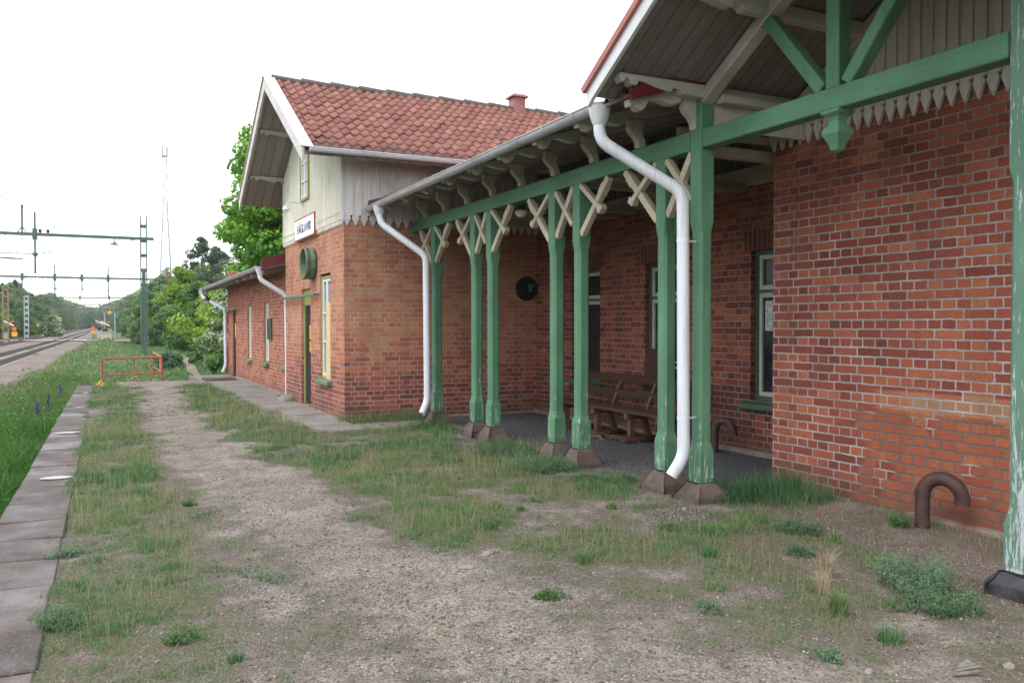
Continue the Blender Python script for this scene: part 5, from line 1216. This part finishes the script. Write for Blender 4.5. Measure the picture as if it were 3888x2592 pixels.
for px in list(range(-70, 345, 13)):
    y0 = ymin(px, -8.5-.004*max(px,0))
    if y0 is None: continue
    for f, hk in ((1.02, (.42, .62)), (1.16, (.66, .86)), (1.34, (.84, 1.0)), (1.6, (.9, 1.04))):
        q = px+random.uniform(-7, 7); y = max(y0, 118)*f*random.uniform(.97, 1.04)
        if y > 760: continue
        x = at(q, y); h = (top(q, y, SKL)-T(x, y))*random.uniform(*hk); put(random.choice('aadbdab' if f > 1.1 else 'dadac'), x, y, min(max(h, 3), 26), 'L')
for px in list(range(425, 640, 17))+list(range(640, 800, 26)):
    y0 = ymin(px, 8.5)
    if y0 is None: continue
    for f, hk in ((1.05, (.40, .6)), (1.25, (.66, .85)), (1.6, (.85, 1.0))):
        q = px+random.uniform(-8, 8); y = max(y0, 84)*f*random.uniform(.97, 1.05)
        if y > 760 or abs(y-119) < 5: continue
        x = at(q, y); h = (top(q, y, SKR)-T(x, y))*random.uniform(*hk); put(random.choice('adaacd') if y < 380 else random.choice('bbda'), x, y, min(max(h, 2.5), 26), 'R')
tree('bird_cherry', 'round white blossoming bush at the foot of the left wood', 'bush', None, 'broad', 4.2, 2.3, .0, at(195, 165), 165, T(at(195, 165), 165)-.2, 'leaf_blossom', 4500, .16, 26, .08, 8, tintj=.24)
# far wooded mass closing the view
n = 26000; y = rng.uniform(520, 860, n); px = rng.uniform(230, 640, n); x = y*np.tan(CYAW+np.arctan((px-1944)/3200)); g_ = th(x, y)
sk = np.where(px < 390, np.interp(px, *SKL), np.interp(px, *SKR)); tp = 1.5+(1231-sk)/3200*y*1.0*(.93+.12*fbm(px*.09, y*.01, 3)); kk = (np.abs(x-xc(y)) > 9) | (y > 610)
P = np.stack([x, y, g_+(np.maximum(tp-g_, 3))*rng.random(n)**.8], 1)[kk]; c = cards(P, rng.normal(0, 1, P.shape)+[0, -.3, .5], 1.1+1.1*rng.random(len(P)), rng.random(len(P)), .7)
o = np_mesh('forest', c[0], c[1], c[2], M['leaf_far'], c[3]); tag(o, kind='stuff')
# undergrowth along the feet of both woods
n = 26000; y = 60+330*rng.random(n)**1.5; left = rng.random(n) < .55; x = np.where(left, xc(y)-8.5-14*rng.random(n)**1.4-2, xc(y)+9+.02*y+16*rng.random(n)**1.4); b = fbm(x*.25, y*.12, 4)
k = (np.abs(y-118) > 3) & ~((x < 7.2) & (y < 66) & ~left); x, y, b, left = x[k], y[k], b[k], left[k]
P = np.stack([x, y, th(x, y)+(2.6*np.clip(b-.25, 0, 1)+.15)*rng.random(len(x))], 1); c = cards(P, rng.normal(0, 1, P.shape)+[0, 0, .8], (.10+.0016*y)*(.6+.7*rng.random(len(x))), np.clip(b+rng.normal(0, .15, len(x)), 0, 1), .6)
o = np_mesh('undergrowth', c[0], c[1], c[2], M['leaf_far'], c[3]); tag(o, kind='stuff')

# ------------------------------------------------------------------ railway masts
def lattice(m, x, y, z0, z1, w, th_=.07, step=.95, bh=.22):
    for s in (-1, 1): m.box(x+s*w/2-th_/2, x+s*w/2+th_/2, y-.12, y+.12, z0, z1)
    z = z0+.4
    while z < z1-.1:
        m.box(x-w/2+th_/2+.001, x+w/2-th_/2-.001, y-.05, y+.05, z, min(z+bh, z1)); z += step
def gantry(Y, xr, zb, ztop, label, mat, matb, drops=(), xl=None, dense=0, wires=True):
    xl = float(xc(Y))-11 if xl is None else xl; zg = min(T(xr, Y), -.3)
    g = thing('catenary_gantry', label, 'gantry', (xr, Y, zg))
    m = MB(); lattice(m, xr, Y, zg-.6, ztop, .36)
    if dense: m.box(xr-.11, xr+.11, Y-.04, Y+.04, zg-.6, zg+dense)
    m.build('mast', M[mat], g)
    m = MB(); lattice(m, xl, Y, zg-.6, zb+.2, .36); m.build('mast', M[mat], g)
    MB().box(xl-.3, xr+.62, Y-.1, Y+.1, zb-.10, zb+.09).build('cross_beam', M[matb], g)
    for x, a, b in drops:
        d = MB(); d.box(x-.055, x+.055, Y-.06, Y+.06, a, b); d.box(x-.14, x+.14, Y-.08, Y+.08, zb-.35, zb+.35); d.lathe([(.05,a-.12),(.09,a-.05),(.05,a),(.03,a+.02)], (x,Y,0), 8); d.build('drop_post', M[matb], g)
    return g
zb = 7.13; Y0 = 60.0
g1 = gantry(Y0, 2.92, zb, 8.6, 'nearest green lattice catenary gantry spanning the tracks', 'mast', 'mast', [(-3.25, 4.83, 8.5)], dense=5.6)
d = MB(); d.box(-3.985, -3.875, 59.94, 60.06, 7.05, 8.86); d.bar((-3.93,60,7.6),(-4.2,60,7.15),.06,.06); d.bar((-3.93,60,7.6),(-3.66,60,7.15),.06,.06); d.lathe([(.05,8.7),(.11,8.75),(.05,8.8),(.11,8.86),(.05,8.92)], (-3.93,60,0), 8); d.build('insulator_post', M['mast'], g1)
d = MB()
for x in (-2.97, -2.54): d.lathe([(.03,7.22),(.09,7.30),(.10,7.42),(.04,7.46)], (x,60,0), 8)
d.build('insulator_pair', M['black_iron'], g1)
d = MB(); d.tube([(1.21,60,7.04),(1.21,60,6.78)], .03, 6); d.lathe([(.03,6.86),(.08,6.78),(.24,6.70),(.26,6.66)], (1.21,60,0), 12); d.build('yard_lamp', M['mast'], g1)
d = MB(); d.tube([(-6.5,60,5.95),(-3.25,60,5.90)], .03, 6); d.tube([(-3.25,60,5.90),(2.5,60,7.05)], .022, 6); d.tube([(-3.25,60,7.0),(-6.5,60,6.1)], .02, 5); d.lathe([(.10,5.78),(.16,5.84),(.16,5.96),(.10,6.02)], (-3.25,60,0), 10); d.tube([(-3.95,60,5.92),(-3.95,60,7.05)], .02, 5); d.build('stay', M['mast'], g1)
d = MB(); d.tube([(-5.6,60,5.62),(-4.5,60,5.60),(-3.9,60,5.58)], [.03,.06,.03], 6); d.build('wire_holder', M['mast'], g1)
zb = 6.24
g2 = gantry(95, 6.99, zb, 7.47, 'second rust brown gantry behind the nearest one', 'mast_rust', 'mast', [(-3.47, 4.3, 7.48), (1.3, 4.37, 7.49), (-6.28, 4.95, 6.3), (-1.08, 5.05, 6.3)], dense=3)
d = MB()
for a, b in (((-6.28,95,6.2),(-3.47,95,5.08)), ((-3.47,95,5.08),(-1.08,95,6.2)), ((-1.08,95,5.1),(1.3,95,6.2)), ((1.3,95,5.05),(6.8,95,6.1)), ((-9,95,5.1),(-3.47,95,5.08)), ((-3.47,95,5.08),(1.3,95,5.05))): d.tube([a, b], .022, 5)
for x in (-3.47, 1.3): d.lathe([(.06,5.0),(.14,5.05),(.06,5.12)], (x,95,0), 8)
d.build('stay', M['mast'], g2)
g3 = gantry(165, 8.0, 6.30, 7.2, 'third gantry farther along with a rusty beam', 'mast_rust', 'mast_rust', [(-2.2, 5.0, 7.6), (2.4, 5.0, 6.4), (5.2, 5.0, 6.4)])
g4 = gantry(230, 9.0, 6.4, 7.2, 'fourth rusty gantry before the far bend', 'mast_rust', 'mast_rust', [(1.2, 5.0, 7.2)])
g5 = gantry(300, 9.5, 6.6, 7.4, 'farthest faint gantry at the end of the line', 'mast_rust', 'mast_rust', [(2.0, 5.0, 7.2)])
lm = thing('mast', 'ochre lattice mast at the left edge beyond the crossing', 'mast', (at(22, 110), 110, -.3)); m = MB(); lattice(m, at(22,110), 110, -.6, 5.9, .5, .12, .8); m.build('shaft', M['mast_ochre'], lm)
lm = thing('mast', 'pale galvanised mast standing before the left wood', 'mast', (at(101, 135), 135, -.3)); m = MB(); lattice(m, at(101,135), 135, -.6, 5.6, .5, .1, .8, .4); m.build('shaft', M['mast_pale'], lm)
# overhead wires strung along the line
def wire(label, offs, z, r, sag=.35, y0=10, zs=(0,0,0)):
    m = MB(); ys_ = [y0, Y0, 95, 165, 230, 300]; pts = []
    for a, b in zip(ys_, ys_[1:]):
        for k in range(6):
            t_ = k/6; yy = a+(b-a)*t_; pts.append((float(xc(yy))+offs, yy, z-sag*4*t_*(1-t_)+(.35 if a < Y0 else 0)*(1-t_)-.75*sst(60,95,yy)))
    m.tube(pts, r, 5); m.build('overhead_wire', M['wire'], None, (offs,60,z), label=label, cat='wire', group='overhead wires of the railway')
wire('upper overhead feed wire right of the near track', 1.86, 7.46, .017, .9); wire('overhead feed wire next to the upper one, a little left', 1.43, 7.46, .017, .9)
wire('overhead messenger wire above the near track', .0, 7.0, .017, .9); wire('overhead contact wire hanging lowest over the near track', .0, 5.65, .017, .15); wire('overhead contact wire over the far track', -5.0, 5.65, .017, .15)
# ------------------------------------------------------------------ level crossing furniture
def signal(px, y, zc, zs, label):
    x = at(px, y); z = min(T(x, y), .2); s = thing('signal_lamp', label, 'signal', (x, y, z))
    MB().tube([(x,y,z-.3),(x,y,zc+.1)], .06, 8).build('signal_post', M['mast'], s); MB().box(x-.28, x+.28, y-.08, y+.12, zs-.28, zs+.28).build('plate', M['yellow'], s, bevel=.02)
    MB().lathe([(.24,y+.1),(.26,y-.05),(.26,y-.12),(.20,y-.125)], (x,0,zc), 16, axis=1).build('hood', M['black_iron'], s); MB().lathe([(.195,y-.128),(.195,y-.14)], (x,0,zc), 16, axis=1).build('lens', M['redlamp'], s)
M['redlamp'] = flat('lit_red_lamp', (1,.05,.01), .4, emit=1.0); M['orange'] = flat('orange_paint', (.50,.20,.05), .6); M['cabin'] = flat('cream_cabin', (.62,.52,.36), .7); M['bluebar'] = flat('blue_bar', (.16,.24,.55), .6); M['grey_box'] = flat('grey_box', (.40,.43,.46), .6)
signal(55, 118, 1.02, .42, 'red lit signal with yellow plate left of the tracks at the crossing'); signal(354, 150, 1.05, .42, 'red lit signal with yellow plate in the middle by the far tracks')
def cross(px, y, zc, label, arms='orange'):
    x = at(px, y); z = min(T(x, y), .2); s = thing('crossbuck_sign', label, 'sign', (x, y, z)); MB().tube([(x,y,z-.3),(x,y,zc+.5)], .06, 8).build('sign_post', M['mast_ochre'], s)
    m = MB(); m.bar((x-.55,y-.07,zc-.3),(x+.55,y-.07,zc+.3),.04,.16); m.build('arm', M[arms], s); m = MB(); m.bar((x-.55,y-.115,zc+.3),(x+.55,y-.115,zc-.3),.04,.16); m.build('arm', M['sign_white'], s)
    m = MB(); m.box(x-.32, x+.32, y-.12, y+.05, zc-1.15, zc-.7); m.build('lamp_box', M['black_iron'], s)
cross(33, 116, 1.75, 'orange and white crossbuck at the left edge of the crossing'); cross(378, 140, 1.9, 'left of two orange crossbucks on the far side of the crossing'); cross(400, 128, 1.7, 'right of two orange crossbucks beside the cream cabin')
x = at(400, 126); cb = thing('cabin', 'low cream signal cabin beside the crossing', 'cabin', (x,126,-.4)); MB().box(x-.75, x+.75, 125.5, 126.5, -.7, .55).build('cabin_wall', M['cabin'], cb, bevel=.02); MB().box(x-.85, x+.85, 125.4, 126.6, .55, .65).build('roof', M['grey_box'], cb)
x = at(376, 124); gb = thing('relay_box', 'tall grey relay box left of the cream cabin', 'box', (x,124,-.4)); MB().box(x-.25, x+.25, 123.8, 124.2, -.7, .7).build('case', M['grey_box'], gb, bevel=.02); MB().box(x-.29, x+.29, 123.76, 124.24, .70, .75).build('lid', M['mast_pale'], gb)
x = at(23, 112); gb = thing('relay_box', 'small grey relay box at the foot of the ochre mast', 'box', (x,112,-.4)); MB().box(x-.22, x+.22, 111.8, 112.2, -.7, .75).build('case', M['grey_box'], gb, bevel=.02); MB().box(x-.26, x+.26, 111.76, 112.24, .75, .8).build('lid', M['mast_pale'], gb)
x0_, x1_ = at(395, 150), at(439, 150); pb = thing('height_bar', 'blue height limit bar with a yellow sign across the road', 'barrier', ((x0_+x1_)/2,150,0))
MB().box(x0_, x1_, 149.9, 150.1, 3.45, 3.70).build('bar', M['bluebar'], pb)
for x in (x0_+.1, x1_-.1): MB().box(x-.09, x+.09, 149.9, 150.1, -.6, 3.445).build('bar_post', M['mast_pale'], pb)
MB().lathe([(.30,149.87),(.30,149.83)], ((x0_+x1_)/2,0,3.55), 16, axis=1).build('round_sign', M['yellow'], pb)
x0_, x1_ = at(498, 100), at(545, 100); cr = thing('barrier', 'dark low wooden barrier in the grass beside the road', 'barrier', (x0_,100,-.4))
zz = T(x0_, 100); m = MB(); m.box(x0_, x1_, 99.9, 100.1, zz+.35, zz+.85); m.build('boards', M['bark'], cr)
for i in range(4): xx = x0_+(x1_-x0_)*(i+.5)/4; MB().box(xx-.07, xx+.07, 99.8, 99.899, zz-.2, zz+.95).build('barrier_post', M['bark'], cr)
# radio tower
tw = thing('radio_tower', 'tall pale lattice radio tower with antennas rising beyond the right wood', 'tower', (17.3,250,5))
m = MB(); zs_ = np.linspace(2, 50, 25); W = lambda z: 1.95-1.45*min(1, max(0, (z-2)/33))
for s in ((-1,-1),(1,-1),(1,1),(-1,1)):
    for a, b in zip(zs_, zs_[1:]): m.bar((17.7+s[0]*W(a)/1.0,250+s[1]*W(a),a),(17.7+s[0]*W(b),250+s[1]*W(b),b),.20,.20)
for i, (a, b) in enumerate(zip(zs_, zs_[1:])):
    k = 1 if i % 2 else -1
    for yy in (-1, 1): m.bar((17.7-k*W(a),250+yy*W(a),a),(17.7+k*W(b),250+yy*W(b),b),.10,.10)
    m.bar((17.7-W(b),250-W(b),b),(17.7+W(b),250-W(b),b),.10,.10)
m.build('lattice_shaft', M['tower'], tw)
MB().box(17.0, 18.4, 249.3, 250.7, 47.6, 47.8).build('platform', M['tower'], tw)
MB().bar((15.4,249.3,47.7),(20.0,249.3,47.7),.24,.24).build('antenna_arm', M['tower'], tw)
for x in (15.4, 20.0): MB().box(x-.12, x+.12, 249.2, 249.4, 45.4, 50.0).build('antenna', M['tower'], tw)
m = MB(); m.box(16.9, 17.25, 249.0, 249.3, 48.0, 50.6); m.box(18.2, 18.45, 249.0, 249.3, 48.0, 50.6); m.bar((16.9,249.5,50.6),(18.4,249.5,50.6),.07,.07); m.build('panel_antenna', M['tower'], tw)

# ------------------------------------------------------------------ camera, sky, light
cam = bpy.data.cameras.new('camera'); co = bpy.data.objects.new('camera', cam); COL.objects.link(co); SC.camera = co
yaw, pit, rol = R(26.353), R(-1.124), R(-.035)
fw = Vector((math.sin(yaw)*math.cos(pit), math.cos(yaw)*math.cos(pit), math.sin(pit))); ri = Vector((math.cos(yaw), -math.sin(yaw), 0)); up = ri.cross(fw)
r2 = ri*math.cos(rol)+up*math.sin(rol); u2 = up*math.cos(rol)-ri*math.sin(rol)
m4 = Matrix((r2, u2, -fw)).transposed().to_4x4(); m4.translation = Vector((0, 0, 1.5)); co.matrix_world = m4
cam.sensor_width = 36; cam.lens = 36*3200/3888; cam.clip_end = 3000; cam.clip_start = .05
cam.dof.use_dof = True; cam.dof.focus_distance = 7.0; cam.dof.aperture_fstop = 6.5
w = bpy.data.worlds.new('World'); SC.world = w; w.use_nodes = True; nt = w.node_tree; nt.nodes.clear()
SUN_EL, SUN_AZ = 52, 250       # azimuth clockwise from +y
sky = nt.nodes.new('ShaderNodeTexSky'); sky.sky_type = 'NISHITA'; sky.sun_disc = False; sky.sun_elevation = R(SUN_EL); sky.sun_rotation = R(SUN_AZ)
sky.dust_density = .6; sky.air_density = 1.0; sky.ozone_density = 1.0
hs = nt.nodes.new('ShaderNodeHueSaturation'); hs.inputs['Saturation'].default_value = .35
bg = nt.nodes.new('ShaderNodeBackground'); bg.inputs[1].default_value = .15; wo = nt.nodes.new('ShaderNodeOutputWorld')
ov = nt.nodes.new('ShaderNodeMix'); ov.data_type = 'RGBA'; ov.inputs[0].default_value = .72; ov.inputs[7].default_value = (4.6, 4.65, 4.8, 1)     # closed white cloud over the clear sky
nt.links.new(sky.outputs[0], hs.inputs['Color']); nt.links.new(hs.outputs[0], ov.inputs[6]); nt.links.new(ov.outputs[2], bg.inputs[0]); nt.links.new(bg.outputs[0], wo.inputs[0])
sl_ = bpy.data.lights.new('sun', 'SUN'); sl_.energy = .6; sl_.angle = R(25); sl_.color = (1, .97, .93); so = bpy.data.objects.new('sun', sl_); COL.objects.link(so)
sd = Vector((math.sin(R(SUN_AZ))*math.cos(R(SUN_EL)), math.cos(R(SUN_AZ))*math.cos(R(SUN_EL)), math.sin(R(SUN_EL))))
so.rotation_euler = sd.to_track_quat('Z', 'Y').to_euler(); so.location = (-10, -5, 20)
vs = SC.view_settings; vs.view_transform = 'Standard'; vs.look = 'None'; vs.gamma = 1; vs.use_curve_mapping = False; vs.exposure = 1.5
hz = MB().box(-440, 440, -70, 950, -2.2, 62).build('haze', bpy.data.materials.new('haze'), None, (0,0,0), kind='stuff')
hm_ = hz.data.materials[0]; hm_.use_nodes = True; ht = hm_.node_tree; ht.nodes.clear(); ho = ht.nodes.new('ShaderNodeOutputMaterial'); hv = ht.nodes.new('ShaderNodeVolumePrincipled')
hv.inputs['Color'].default_value = (.86,.92,1,1); hv.inputs['Density'].default_value = .0003; hv.inputs['Anisotropy'].default_value = .2; ht.links.new(hv.outputs[0], ho.inputs['Volume'])
SC.cycles.volume_bounces = 0
SC.cycles.max_bounces = 8; SC.cycles.diffuse_bounces = 4; SC.cycles.transmission_bounces = 4; SC.cycles.caustics_reflective = False; SC.cycles.caustics_refractive = False
